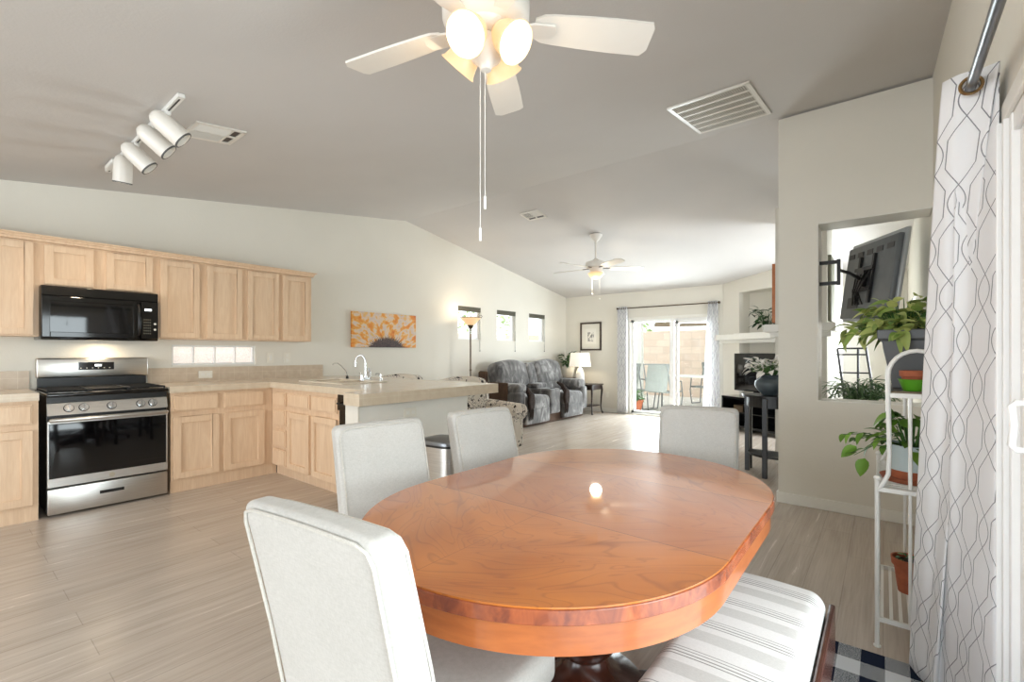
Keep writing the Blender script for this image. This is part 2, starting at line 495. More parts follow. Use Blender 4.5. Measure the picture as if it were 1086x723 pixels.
# ------------------------------------------------------------------ mesh helpers
class MB:
    def __init__(self):
        self.v = []; self.f = []; self.uv = None

    def add(self, vs, fs, mat=None):
        o = len(self.v)
        for p in vs:
            p = V(p)
            self.v.append(mat @ p if mat else p)
        self.f += [tuple(i + o for i in f) for f in fs]
        return self

    def box(self, c, s, rot=None):
        x, y, z = (k / 2 for k in s)
        vs = [(-x, -y, -z), (x, -y, -z), (x, y, -z), (-x, y, -z), (-x, -y, z), (x, -y, z), (x, y, z), (-x, y, z)]
        fs = [(0, 3, 2, 1), (4, 5, 6, 7), (0, 1, 5, 4), (1, 2, 6, 5), (2, 3, 7, 6), (3, 0, 4, 7)]
        m = Matrix.Translation(c)
        if rot is not None: m = m @ (rot.to_matrix().to_4x4() if isinstance(rot, Euler) else rot)
        return self.add(vs, fs, m)

    def bb(self, a, b):
        a = V(a); b = V(b); return self.box((a + b) / 2, [abs(q) for q in (b - a)])

    def rbox(self, c, s, r, n=6, rot=None, fn=None):
        """rounded box; fn deforms the local vertices"""
        h = [k / 2 for k in s]; r = min(r, min(h) * 0.999)
        vs = []; fs = []; key = {}
        ts = []
        for k in range(n + 1):
            ts.append(-1 + 2 * k / n)

        def pos(p):
            q = []
            for i in range(3):
                a = h[i] - r
                # spend most samples on the rounded rim
                t = p[i]; q.append(t)
            P = V([q[i] * h[i] for i in range(3)])
            I = V([max(-(h[i] - r), min(h[i] - r, P[i])) for i in range(3)])
            D = P - I
            if D.length < 1e-9: return P
            return I + D.normalized() * r
        # parameter values concentrated near the ends
        def ease(i):
            tt = []
            hh = h[i]; a = (hh - r) / hh
            k = n // 2
            for j in range(k + 1):
                tt.append(-1 + (1 - a) * (1 - math.cos(PI / 2 * j / k)) if False else -1 + (1 - a) * j / k)
            mid = [-a + 2 * a * j / (n) for j in range(1, n)]
            return tt + mid + [-x for x in reversed(tt)]
        E = [ease(i) for i in range(3)]
        for ax in range(3):
            b, d = (ax + 1) % 3, (ax + 2) % 3
            for sg in (-1, 1):
                for i in range(len(E[b]) - 1):
                    for j in range(len(E[d]) - 1):
                        quad = []
                        for (ii, jj) in ((i, j), (i + 1, j), (i + 1, j + 1), (i, j + 1)):
                            p = [0, 0, 0]; p[ax] = sg; p[b] = E[b][ii]; p[d] = E[d][jj]
                            kk = tuple(round(q, 5) for q in p)
                            if kk not in key:
                                key[kk] = len(vs); P = pos(p)
                                vs.append(fn(P) if fn else P)
                            quad.append(key[kk])
                        if sg < 0: quad.reverse()
                        fs.append(tuple(quad))
        m = Matrix.Translation(c)
        if rot is not None: m = m @ (rot.to_matrix().to_4x4() if isinstance(rot, Euler) else rot)
        return self.add(vs, fs, m)

    def cyl(self, p0, p1, r0, r1=None, seg=16, cap=True):
        r1 = r0 if r1 is None else r1
        p0 = V(p0); p1 = V(p1); d = (p1 - p0).normalized()
        a = d.orthogonal().normalized(); b = d.cross(a)
        vs = []
        for p, r in ((p0, r0), (p1, r1)):
            for k in range(seg):
                t = 2 * PI * k / seg; vs.append(p + (a * math.cos(t) + b * math.sin(t)) * r)
        fs = [(k, (k + 1) % seg, seg + (k + 1) % seg, seg + k) for k in range(seg)]
        if cap: fs += [tuple(reversed(range(seg))), tuple(range(seg, 2 * seg))]
        return self.add(vs, fs)

    def tube(self, pts, r, seg=8, closed=False):
        pts = [V(p) for p in pts]; n = len(pts); rs = r if isinstance(r, (list, tuple)) else [r] * n
        vs = []; up = None
        for i, p in enumerate(pts):
            if closed: d = (pts[(i + 1) % n] - pts[i - 1])
            else: d = pts[min(i + 1, n - 1)] - pts[max(i - 1, 0)]
            d.normalize()
            if up is None: a = d.orthogonal().normalized()
            else:
                a = up - d * up.dot(d)
                a = a.normalized() if a.length > 1e-6 else d.orthogonal().normalized()
            up = a; b = d.cross(a)
            for k in range(seg):
                t = 2 * PI * k / seg; vs.append(p + (a * math.cos(t) + b * math.sin(t)) * rs[i])
        fs = []
        for i in range(n if closed else n - 1):
            j = (i + 1) % n
            for k in range(seg):
                fs.append((i * seg + k, i * seg + (k + 1) % seg, j * seg + (k + 1) % seg, j * seg + k))
        if not closed: fs += [tuple(reversed(range(seg))), tuple(range((n - 1) * seg, n * seg))]
        return self.add(vs, fs)

    def lathe(self, prof, c=(0, 0, 0), seg=28, mat=None, cap=True):
        """prof: list of (radius, height) from the bottom"""
        vs = []; fs = []; n = len(prof)
        for r, z in prof:
            for k in range(seg):
                t = 2 * PI * k / seg; vs.append((r * math.cos(t), r * math.sin(t), z))
        for i in range(n - 1):
            for k in range(seg):
                fs.append((i * seg + k, i * seg + (k + 1) % seg, (i + 1) * seg + (k + 1) % seg, (i + 1) * seg + k))
        if cap and prof[0][0] > 1e-4: fs.append(tuple(reversed(range(seg))))
        if cap and prof[-1][0] > 1e-4: fs.append(tuple(range((n - 1) * seg, n * seg)))
        m = Matrix.Translation(c)
        if mat is not None: m = m @ mat
        return self.add(vs, fs, m)

    def prism(self, poly, z0, z1, mat=None):
        n = len(poly)
        vs = [(x, y, z0) for x, y in poly] + [(x, y, z1) for x, y in poly]
        fs = [(i, (i + 1) % n, n + (i + 1) % n, n + i) for i in range(n)] + [tuple(reversed(range(n))), tuple(range(n, 2 * n))]
        return self.add(vs, fs, mat)

    def sphere(self, c, r, seg=16, ring=10, sc=(1, 1, 1)):
        vs = []; fs = []
        for i in range(ring + 1):
            a = PI * i / ring
            for k in range(seg):
                t = 2 * PI * k / seg
                vs.append((c[0] + r * sc[0] * math.sin(a) * math.cos(t), c[1] + r * sc[1] * math.sin(a) * math.sin(t), c[2] - r * sc[2] * math.cos(a)))
        for i in range(ring):
            for k in range(seg):
                fs.append((i * seg + k, i * seg + (k + 1) % seg, (i + 1) * seg + (k + 1) % seg, (i + 1) * seg + k))
        return self.add(vs, fs)

    def build(self, name, mat, parent=None, bevel=0.0, smooth=False, loc=None, rot=None):
        me = bpy.data.meshes.new(name)
        me.from_pydata([tuple(p) for p in self.v], [], self.f)
        bm = bmesh.new(); bm.from_mesh(me)
        bmesh.ops.remove_doubles(bm, verts=bm.verts, dist=1e-5)
        bmesh.ops.recalc_face_normals(bm, faces=bm.faces)
        bm.to_mesh(me); bm.free()
        me.materials.append(M[mat] if isinstance(mat, str) else mat)
        o = bpy.data.objects.new(name, me); C.objects.link(o)
        if bevel:
            b = o.modifiers.new('bevel', 'BEVEL'); b.width = bevel; b.segments = 2; b.limit_method = 'ANGLE'
            b.harden_normals = False
        if smooth:
            for p in me.polygons: p.use_smooth = True
            try:
                me.set_sharp_from_angle(angle=R(smooth if smooth > 1 else 45))
            except Exception: pass
        if parent: o.parent = parent
        if loc: o.location = loc
        if rot: o.rotation_euler = rot
        return o


def thing(name, label, cat, loc=(0, 0, 0), rz=0, group=None):
    o = bpy.data.objects.new(name, None); C.objects.link(o)
    o.location = loc; o.rotation_euler = (0, 0, R(rz)); o.empty_display_size = 0.1
    o['label'] = label; o['category'] = cat
    if group: o['group'] = group
    return o


def tag(o, label, cat, group=None, kind=None):
    o['label'] = label; o['category'] = cat
    if group: o['group'] = group
    if kind: o['kind'] = kind
    return o


def struct(name, mb, mat, **kw):
    o = mb.build(name, mat, **kw)
    if not o.parent: o['kind'] = 'structure'
    return o


def dup(root, loc=None, rz=None, label=None, group=None):
    def cp(o, par):
        c = o.copy(); C.objects.link(c); c.parent = par
        for ch in [q for q in bpy.data.objects if q.parent == o and q != c]:
            cp(ch, c)
        return c
    kids = {}
    c = cp(root, None)
    if loc: c.location = loc
    if rz is not None: c.rotation_euler = (0, 0, R(rz))
    if label: c['label'] = label
    if group: c['group'] = group
    return c


# ------------------------------------------------------------------ the room shell
XL, XR, YB, YF = -5.45, 0.27, 8.72, -4.4
YC = 4.34                      # plant-ledge wall plane and the ridge above it
RIDGE = 3.15
WT = 0.15


def zc(y):
    if y < -0.8: y = -0.8
    return RIDGE - 0.14 * (YC - y) if y < YC else RIDGE - 0.164 * (y - YC)


struct('floor', MB().bb((XL - WT, YF - WT, -0.06), (XR + WT, YB + WT, 0)), 'floor_planks')
for nm, y0, y1 in (('ceiling', YF - WT, -0.8), ('ceiling', -0.8, YC), ('ceiling', YC, YB + WT)):
    mb = MB(); a0, a1 = zc(y0), zc(y1)
    x0, x1 = XL - WT, XR + WT
    mb.add([(x0, y0, a0), (x1, y0, a0), (x1, y1, a1), (x0, y1, a1), (x0, y0, a0 + .12), (x1, y0, a0 + .12), (x1, y1, a1 + .12), (x0, y1, a1 + .12)],
           [(0, 3, 2, 1), (4, 5, 6, 7), (0, 1, 5, 4), (1, 2, 6, 5), (2, 3, 7, 6), (3, 0, 4, 7)])
    struct(nm, mb, 'ceiling_paint')


def wall_x(name, x0, x1, y0, y1, holes, mat='wall_paint'):
    """wall in a plane of constant X with rectangular holes (ya, yb, za, zb); top follows the ceiling"""
    mb = MB()
    ys = sorted({y0, y1, *[h[0] for h in holes], *[h[1] for h in holes], *([YC, -0.8] if y0 < YC < y1 else [])})
    for a, b in zip(ys, ys[1:]):
        mid = (a + b) / 2
        hs = sorted([h for h in holes if h[0] < mid < h[1]], key=lambda h: h[2])
        z = 0.0
        for h in hs:
            if h[2] > z + 1e-4: mb.bb((x0, a, z), (x1, b, h[2]))
            z = h[3]
        ta, tb = zc(a), zc(b)
        mb.add([(x0, a, z), (x1, a, z), (x1, b, z), (x0, b, z), (x0, a, ta), (x1, a, ta), (x1, b, tb), (x0, b, tb)],
               [(0, 3, 2, 1), (4, 5, 6, 7), (0, 1, 5, 4), (1, 2, 6, 5), (2, 3, 7, 6), (3, 0, 4, 7)])
    return struct(name, mb, mat)


LW = [(5.40, 5.955), (6.38, 6.935), (7.353, 7.907)]
KW = (1.475, 2.25, 1.10, 1.30)
wall_x('wall_left', XL - WT, XL, YF, YB, [(a, b, 1.445, 2.0) for a, b in LW] + [KW])
wall_x('wall_right', XR, XR + WT, YF, YB, [(-0.30, 1.88, 0.0, 1.86), (6.75, 7.7, 0.9, 1.85)])


def wall_y(name, y0, y1, x0, x1, holes, top):
    mb = MB(); xs = sorted({x0, x1, *[h[0] for h in holes], *[h[1] for h in holes]})
    for a, b in zip(xs, xs[1:]):
        mid = (a + b) / 2; z = 0.0
        for h in sorted([h for h in holes if h[0] < mid < h[1]], key=lambda h: h[2]):
            if h[2] > z + 1e-4: mb.bb((a, y0, z), (b, y1, h[2]))
            z = h[3]
        mb.bb((a, y0, z), (b, y1, top))
    return struct(name, mb, 'wall_paint')


wall_y('wall_back', YB, YB + WT, XL, XR, [(-3.94, -2.36, 0.03, 1.875)], zc(YB) + 0.0)
wall_y('wall_front', YF - WT, YF, XL, XR, [(-4.5, -0.1, 0.4, 2.15)], zc(YF) + 0.0)
# plant-ledge wall with its opening (bull-nosed)
cw = MB()
Y0, Y1 = YC, YC + 0.28
cw.bb((-0.672, Y0, 0), (-0.405, Y1, RIDGE - 0.02)); cw.bb((-0.405, Y0, 0), (XR, Y1, 0.842)); cw.bb((-0.405, Y0, 2.235), (XR, Y1, RIDGE - 0.02))
cwo = struct('wall_ledge', cw, 'wall_paint')
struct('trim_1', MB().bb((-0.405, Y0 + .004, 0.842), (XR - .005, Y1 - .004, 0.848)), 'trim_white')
struct('trim_painted_light', MB().bb((-0.405, Y0 + .004, .848), (-0.399, Y1 - .004, 2.229)).bb((-0.405, Y0 + .004, 2.229), (XR - .005, Y1 - .004, 2.235)), 'trim_white')  # white liner on jamb and head, paints in light they do not receive
# chimney column beyond it, with its own mantel ledge
struct('wall_chimney', MB().bb((-0.935, 5.84, 0), (-0.46, 6.5, zc(6.5) + 0.02)), 'wall_paint')
struct('trim_2', MB().bb((-1.03, 5.76, 1.45), (-0.38, 6.55, 1.535)).bb((-0.985, 5.80, 1.395), (-0.42, 6.52, 1.45)), 'trim_white', bevel=0.006)
# baseboards
bbh = 0.085
struct('baseboard_ledge', MB().bb((-0.684, Y0 - .012, 0), (XR, Y0, bbh)).bb((-0.684, Y0, 0), (-0.672, Y1, bbh)), 'trim_white', bevel=0.004)
struct('baseboard_back', MB().bb((XL, YB - .012, 0), (-4.02, YB, bbh)).bb((-2.28, YB - .012, 0), (-2.2, YB, bbh)), 'trim_white', bevel=0.004)
struct('baseboard_left', MB().bb((XL, 3.06, 0), (XL + .012, YB, bbh)), 'trim_white', bevel=0.004)
struct('baseboard_right', MB().bb((XR - .012, 2.0, 0), (XR, YC, bbh)), 'trim_white', bevel=0.004)
# diagonal fireplace breast in the far corner
fp = MB()
u = V((0.845, -0.535, 0)); nrm = V((-0.535, -0.845, 0)); P0 = V((-2.20, 8.71, 0))
FM = Matrix((( u.x, -nrm.x, 0, P0.x), (u.y, -nrm.y, 0, P0.y), (0, 0, 1, 0), (0, 0, 0, 1)))


def fbox(mb, s0, s1, d0, d1, z0, z1):
    t = MB().bb((s0, d0, z0), (s1, d1, z1)); return mb.add(t.v, t.f, FM)


fbox(fp, 0, 0.35, 0, 0.5, 0, 2.56); fbox(fp, 0.35, 1.45, 0, 0.5, 2.24, 2.56)
fbox(fp, 0.35, 1.45, 0.42, 0.5, 0, 2.24); fbox(fp, 1.45, 1.75, 0, 0.5, 0, 2.62); fbox(fp, 0.35, 1.45, 0.02, 0.5, 1.40, 1.50)
struct('wall_fireplace', fp, 'wall_paint')
mt = MB(); fbox(mt, -0.10, 1.72, -0.12, 0.02, 1.44, 1.535); fbox(mt, -0.04, 1.66, -0.06, 0.02, 1.385, 1.44); fbox(mt, 0.40, 1.40, -0.17, 0.05, 1.445, 1.545)
struct('trim_3', mt, 'trim_white', bevel=0.005)


# windows ---------------------------------------------------------------
def frame_x(x, y0, y1, z0, z1, w, d, parent=None, name='window_frame', mat='door_vinyl', nv=0):
    mb = MB()
    mb.bb((x, y0, z0), (x + d, y0 + w, z1)).bb((x, y1 - w, z0), (x + d, y1, z1))
    mb.bb((x, y0 + w, z0), (x + d, y1 - w, z0 + w)).bb((x, y0 + w, z1 - w), (x + d, y1 - w, z1))
    for k in range(nv):
        yy = y0 + (y1 - y0) * (k + 1) / (nv + 1); mb.bb((x + .004, yy - w * .35, z0 + w), (x + d - .004, yy + w * .35, z1 - w))
    return mb


for i, (a, b) in enumerate(LW):
    w = struct('window_%d' % (i + 1), frame_x(-5.56, a, b, 1.445, 2.0, 0.035, 0.05), 'door_vinyl')
    MB().bb((-5.54, a + .03, 1.475), (-5.535, b - .03, 1.97)).build('window_glass', 'window_glass', w)
    t = thing('window_blind', ['dark blind rolled up at top of window behind the floor lamp', 'dark blind rolled up at top of middle small window over sofa',
                               'dark blind rolled up at top of small window nearest the corner'][i], 'blind', (XL - 0.025, (a + b) / 2, 1.925), group='rolled blinds over the sofa')
    hw = (b - a) / 2 - 0.006
    mb = MB()
    for k in range(6): mb.bb((-.02, -hw, 0.012 * k - .005), (.02, hw, 0.012 * k + .004))
    mb.build('slat_stack', 'filter', t); MB().bb((-.024, -hw, .06), (.024, hw, .073)).build('head_rail', 'filter', t)
    MB().cyl((.022, hw - .03, 0), (.034, hw - .03, -.66), .0025, seg=6).sphere((.034, hw - .03, -.67), .009, 8, 6).build('pull_cord', 'black_satin', t)

w = struct('window_4', frame_x(-5.53, *KW[:2], KW[2], KW[3], 0.018, 0.05, nv=3), 'door_vinyl')


def m_frost():
    t = NT('frosted_glass')
    b = t.new('ShaderNodeBsdfTranslucent'); b.inputs[0].default_value = (0.62, 0.57, 0.54, 1)
    tr = t.new('ShaderNodeBsdfTransparent'); x = t.new('ShaderNodeMixShader')
    n = t.noise(t.coord(), 45, 3, 0.6, 1.5)
    t.t.links.new(t.math('MULTIPLY', n, 0.9), x.inputs[0]); t.t.links.new(tr.outputs[0], x.inputs[1]); t.t.links.new(b.outputs[0], x.inputs[2])
    t.t.links.new(x.outputs[0], t.n['Material Output'].inputs[0]); M['frosted_glass'] = t.m


m_frost()
MB().bb((-5.515, KW[0] + .01, KW[2] + .01), (-5.51, KW[1] - .01, KW[3] - .01)).build('window_glass', 'frosted_glass', w)
struct('trim_4', MB().bb((XL - .14, KW[0], KW[2] - .012), (XL + .012, KW[1], KW[2])), 'trim_white')
# rear and living windows (unseen, give the daylight)
w = struct('window_5', MB().bb((-4.5, YF - .1, .4), (-4.44, YF - .04, 2.15)).bb((-.16, YF - .1, .4), (-.1, YF - .04, 2.15)).bb((-2.33, YF - .1, .4), (-2.27, YF - .04, 2.15))
           .bb((-4.5, YF - .1, .4), (-.1, YF - .04, .46)).bb((-4.5, YF - .1, 2.09), (-.1, YF - .04, 2.15)), 'door_vinyl')
w = struct('window_6', frame_x(XR + .05, 6.75, 7.7, .9, 1.85, .04, .05), 'door_vinyl')

# far sliding patio door
d1 = MB()
x0, x1, z0, z1 = -3.94, -2.36, 0.03, 1.875
d1.bb((x0, YB + .03, z0), (x0 + .06, YB + .12, z1)).bb((x1 - .06, YB + .03, z0), (x1, YB + .12, z1)).bb((x0, YB + .03, z1 - .05), (x1, YB + .12, z1)).bb((x0, YB + .03, z0), (x1, YB + .12, z0 + .045))
d1.bb((-3.17, YB + .05, z0 + .045), (-3.09, YB + .09, z1 - .05))
d1.bb((-3.05, YB + .02, z0 + .045), (-3.00, YB + .05, z1 - .05)).bb((-3.05, YB + .02, z1 - .1), (x1 - .06, YB + .05, z1 - .05)).bb((-3.05, YB + .02, z0 + .045), (x1 - .06, YB + .05, z0 + .10))
d = struct('door_1', d1, 'door_vinyl')
MB().bb((x0 + .05, YB + .07, z0 + .04), (-3.13, YB + .075, z1 - .04)).build('door_glass', 'window_glass', d)
MB().bb((-3.03, YB + .033, z0 + .05), (x1 - .05, YB + .038, z1 - .05)).build('door_glass', 'window_glass', d)
struct('trim_5', MB().bb((x0 - .05, YB - .01, z1), (x1 + .05, YB, z1 + .05)).bb((x0 - .05, YB - .01, 0.0), (x0, YB, z1)).bb((x1, YB - .01, 0.0), (x1 + .05, YB, z1)).bb((x0, YB - .03, 0.0), (x1, YB + .10, .03)), 'trim_white', bevel=.003)

# near sliding door beside the camera
y0, y1, z1 = -0.30, 1.88, 1.86
d2 = MB()
for k, (a, b) in enumerate(((0, .022), (.03, .05), (.058, .085))):
    d2.bb((XR - .004 - .010 * (2 - k), y1 - b, 0), (XR + .09, y1 - a, z1))
d2.bb((XR + .0, y0, 0), (XR + .09, y0 + .06, z1)).bb((XR + .0, y0, z1 - .05), (XR + .09, y1, z1)).bb((XR, y0, 0), (XR + .09, y1, .03))
d2.bb((XR + .012, y1 - .27, .03), (XR + .05, y1 - .085, z1 - .05)).bb((XR + .012, .76, .03), (XR + .05, .84, z1 - .05)).bb((XR + .05, .72, .03), (XR + .08, .80, z1 - .05))
dd = struct('door_2', d2, 'door_vinyl', bevel=.002)
MB().bb((XR + .028, .84, .03), (XR + .033, y1 - .27, z1 - .05)).build('door_glass', 'window_glass', dd)
MB().bb((XR + .063, y0 + .05, .03), (XR + .068, .73, z1 - .05)).build('door_glass', 'window_glass', dd)
h = MB(); yy = 1.645
h.tube([(XR + .03, yy, 1.10), (XR - .018, yy, 1.10), (XR - .026, yy, 1.09), (XR - .022, yy, 1.045), (XR - .026, yy, .995), (XR - .018, yy, .985), (XR + .03, yy, .985)], .008, 10)
h.build('door_handle', 'door_vinyl', dd, smooth=True)
struct('trim_6', MB().bb((XR - .012, y1, 0), (XR, y1 + .05, z1 + .04)).bb((XR - .012, y0 - .05, z1), (XR, y1 + .05, z1 + .05)), 'trim_white', bevel=.003)


# ------------------------------------------------------------------ kitchen
def shaker(mb, x, y0, y1, z0, z1, t=0.024, rail=0.055):
    """raised-frame cabinet door facing +X"""
    mb.bb((x, y0, z0), (x + t, y0 + rail, z1)).bb((x, y1 - rail, z0), (x + t, y1, z1))
    mb.bb((x, y0 + rail, z0), (x + t, y1 - rail, z0 + rail)).bb((x, y0 + rail, z1 - rail), (x + t, y1 - rail, z1))
    mb.bb((x, y0 + rail - .004, z0 + rail - .004), (x + t * .3, y1 - rail + .004, z1 - rail + .004))
    b = rail
    mb.bb((x, y0 + b, z0 + b), (x + t * .75, y0 + b + .006, z1 - b)).bb((x, y1 - b - .006, z0 + b), (x + t * .75, y1 - b, z1 - b))
    return mb


def slab(mb, x, y0, y1, z0, z1, t=0.024):
    mb.bb((x, y0, z0), (x + t * .6, y1, z1)).bb((x, y0 + .012, z0 + .012), (x + t, y1 - .012, z1 - .012)); return mb


FX = -4.82                      # face plane of the base cabinets
CT = 0.93                       # counter height


def base_cab(label, y0, y1, bays, toe=True, body_to=XL):
    t = thing('base_cabinet', label, 'cabinet', (FX, (y0 + y1) / 2, 0), group='maple base cabinets')
    yc = (y0 + y1) / 2
    b = MB().bb((body_to - FX, y0 - yc, 0.105), (0, y1 - yc, CT - .05))
    b.build('cabinet_body', 'maple', t)
    MB().bb((body_to - FX, y0 - yc, 0), (-.012, y1 - yc + (.05 if y0 > 1 else 0), .105)).build('toe_kick', 'maple', t)
    for a, c in bays:
        slab(MB(), 0, a - yc, c - yc, .705, .85).build('drawer', 'maple', t, bevel=.002)
        shaker(MB(), 0, a - yc, c - yc, .122, .66).build('door', 'maple', t, bevel=.002)
    return t


base_cab('maple base cabinet left of the stove, cut by photo edge', -1.0, 0.49, [(-0.9, -.47), (-.44, -.02), (0.0, .46)])
base_cab('two-door maple base cabinet between stove and kitchen corner', 1.295, 2.149, [(1.31, 1.665), (1.705, 2.068)])


def upper(label, y0, y1, z0, z1, doors, depth=0.32):
    t = thing('wall_cabinet', label, 'cabinet', (XL, (y0 + y1) / 2, z0), group='maple wall cabinets')
    yc = (y0 + y1) / 2
    MB().bb((0.001, y0 - yc, 0), (depth - .02, y1 - yc, z1 - z0)).build('cabinet_body', 'maple', t)
    for a, c in doors:
        shaker(MB(), depth - .02, a - yc, c - yc, .012, z1 - z0 - .03, rail=.05).build('door', 'maple', t, bevel=.002)
    return t


UT = 2.10
u1 = upper('tall maple wall cabinet at far left of the microwave', -1.0, 0.53, 1.35, UT, [(-.95, -.5), (-.47, -.02), (0.03, .495)])
u2 = upper('short two-door maple cabinet directly above the black microwave', 0.53, 1.275, 1.75, UT, [(0.555, .845), (.925, 1.245)])
u3 = upper('two-door maple wall cabinet just right of the microwave', 1.275, 2.015, 1.35, UT, [(1.30, 1.61), (1.675, 1.99)])
u4 = upper('two-door maple wall cabinet at right end of upper run', 2.015, 2.735, 1.35, UT, [(2.045, 2.36), (2.405, 2.70)])
cr = MB()
for dx, z0, z1 in ((.335, UT - .012, UT + .008), (.345, UT + .008, UT + .024), (.36, UT + .024, UT + .036)):
    cr.bb((XL + .001, -1.0, z0), (XL + dx, 2.735 + dx - .32, z1))
struct('trim_7', cr, 'maple', bevel=.002)

# peninsula cabinets (face -Y at 2.2)
PY = 2.15


def pen_cab(name, label, x0, x1, parts):
    t = thing('base_cabinet', label, 'cabinet', ((x0 + x1) / 2, PY, 0), group='maple base cabinets')
    xc = (x0 + x1) / 2
    MB().bb((x0 - xc, 0, .105), (x1 - xc, .58, CT - .05)).build('cabinet_body', 'maple', t)
    MB().bb((x0 - xc, .05, 0), (x1 - xc, .58, .105)).build('toe_kick', 'maple', t)
    rot = Matrix.Rotation(R(-90), 4, 'Z')        # +X facing door to -Y facing
    for kind, a, c, z0, z1 in parts:
        mb = (slab if kind == 'drawer' else shaker)(MB(), 0, a - xc, c - xc, z0, z1)
        mb.v = [V((p.y, -p.x, p.z)) for p in mb.v]
        mb.build(kind, 'maple', t, bevel=.002)
    return t


pen_cab('', 'narrow four-drawer maple cabinet at inner kitchen corner', -4.819, -4.49, [('drawer', -4.775, -4.505, a, b) for a, b in ((.70, .835), (.505, .665), (.305, .47), (.115, .275))])
pen_cab('', 'maple sink cabinet with two doors in the peninsula', -4.49, -3.585, [('drawer', -4.465, -4.055, .705, .835), ('drawer', -4.01, -3.60, .705, .835), ('door', -4.465, -4.055, .115, .655), ('door', -4.01, -3.60, .115, .655)])
# dishwasher
t = thing('dishwasher', 'black built-in dishwasher beside the peninsula end wall', 'dishwasher', (-3.333, PY, 0))
MB().bb((-.248, .0, .10), (.248, .56, .875)).build('door_panel', 'black_gloss', t, bevel=.004)
MB().bb((-.248, -.02, .74), (.248, 0, .872)).build('control_panel', 'black_gloss', t, bevel=.006)
MB().tube([(-.21, -.018, .80), (-.21, -.045, .80), (.21, -.045, .80), (.21, -.018, .80)], .008).build('handle', 'black_satin', t, smooth=True)
MB().bb((-.248, .05, 0), (.248, .5, .10)).build('toe_kick', 'black_satin', t)
# end wall of the peninsula
pw = MB().bb((-3.08, 1.915, 0), (-2.93, 3.02, CT - .05)).bb((-5.44, 2.83, 0), (-3.08, 2.98, CT - .05))
struct('wall_peninsula', pw, 'trim_white')
struct('trim_8', MB().bb((-3.085, 1.90, 0), (-2.925, 1.915, CT - .05)), 'wall_paint')
# worktops
t = thing('countertop', 'L-shaped beige tile worktop running from stove over the peninsula', 'countertop', (-4.79, 2.2, 0))
sx0, sx1, sy0, sy1 = -4.62 + 4.79, -3.86 + 4.79, 2.36 - 2.2, 2.80 - 2.2
w = MB(); ya0 = 2.12 - 2.2
w.bb((-.66, -.92, CT - .05), (0, ya0, CT))
X1 = -2.86 + 4.79; XW = -.66
ya, yb = 2.12 - 2.2, 3.36 - 2.2
w.bb((XW, ya, CT - .05), (sx0, yb, CT)).bb((sx1, ya, CT - .05), (X1, yb, CT)).bb((sx0, ya, CT - .05), (sx1, sy0, CT)).bb((sx0, sy1, CT - .05), (sx1, yb, CT))
w.prism([(1.64, ya), (1.70, ya - .22), (1.74, ya - .25), (X1, ya - .25), (X1, ya)], CT - .05, CT)
w.build('worktop', 'counter_tile', t)
e = MB().bb((0, -.92, CT - .055), (.006, -.08, CT - .001)).bb((X1, ya - .25, CT - .085), (X1 + .006, yb, CT - .001)).bb((0, ya - .006, CT - .055), (1.65, ya, CT - .001))
e.bb((1.74, ya - .256, CT - .085), (X1 + .006, ya - .25, CT - .001)).prism([(1.64, ya), (1.70, ya - .22), (1.74, ya - .256), (1.745, ya - .25), (1.705, ya - .216), (1.65, ya)], CT - .085, CT - .001)
e.build('edge_tile', 'counter_edge', t)
t = thing('countertop', 'short beige worktop left of the stove', 'countertop', (-4.79, -.25, 0))
MB().bb((-.66, -.75, CT - .05), (0, .74, CT)).build('worktop', 'counter_tile', t)
MB().bb((0, -.75, CT - .055), (.006, .74, CT - .001)).build('edge_tile', 'counter_edge', t)
struct('trim_9', MB().bb((XL, -1.0, CT), (XL + .012, .50, 1.075)), 'backsplash_tile')
struct('trim_10', MB().bb((XL, 1.28, CT), (XL + .012, 3.04, 1.075)), 'backsplash_tile')


def outlet(label, loc, rot, w=.075, hh=.115, kind='outlet'):
    t = thing('wall_outlet' if kind == 'outlet' else 'light_switch', label, kind, loc); t.rotation_euler = rot   # faces local +X
    MB().box((.004, 0, 0), (.006, w, hh)).build('cover_plate', 'outlet_white', t, bevel=.0015)
    if kind == 'outlet':
        g = w > hh
        for s in (-1, 1):
            c = (0.0085, s * .027 if g else 0, 0 if g else s * .027)
            MB().box(c, (.003, .032 if g else .028, .028 if g else .032)).build('receptacle', 'trim_white', t, bevel=.001)
    else:
        MB().box((.010, 0, 0), (.008, .03, .06)).build('rocker', 'trim_white', t, bevel=.001)
    return t


outlet('horizontal double outlet set in the tile backsplash', (XL + .012, 1.76, 1.0), (0, 0, 0), .125, .075)
outlet('white light switch plate under the end wall cabinet', (XL, 2.41, 1.165), (0, 0, 0), kind='switch')
outlet('white outlet right of the switch above backsplash end', (XL, 2.60, 1.165), (0, 0, 0))
outlet('outlet on white end wall of the peninsula', (-2.93, 2.37, .75), (0, 0, 0), .12, .075)
outlet('outlet low on back wall beside the far curtain', (-4.45, YB, .36), (0, 0, R(-90)))

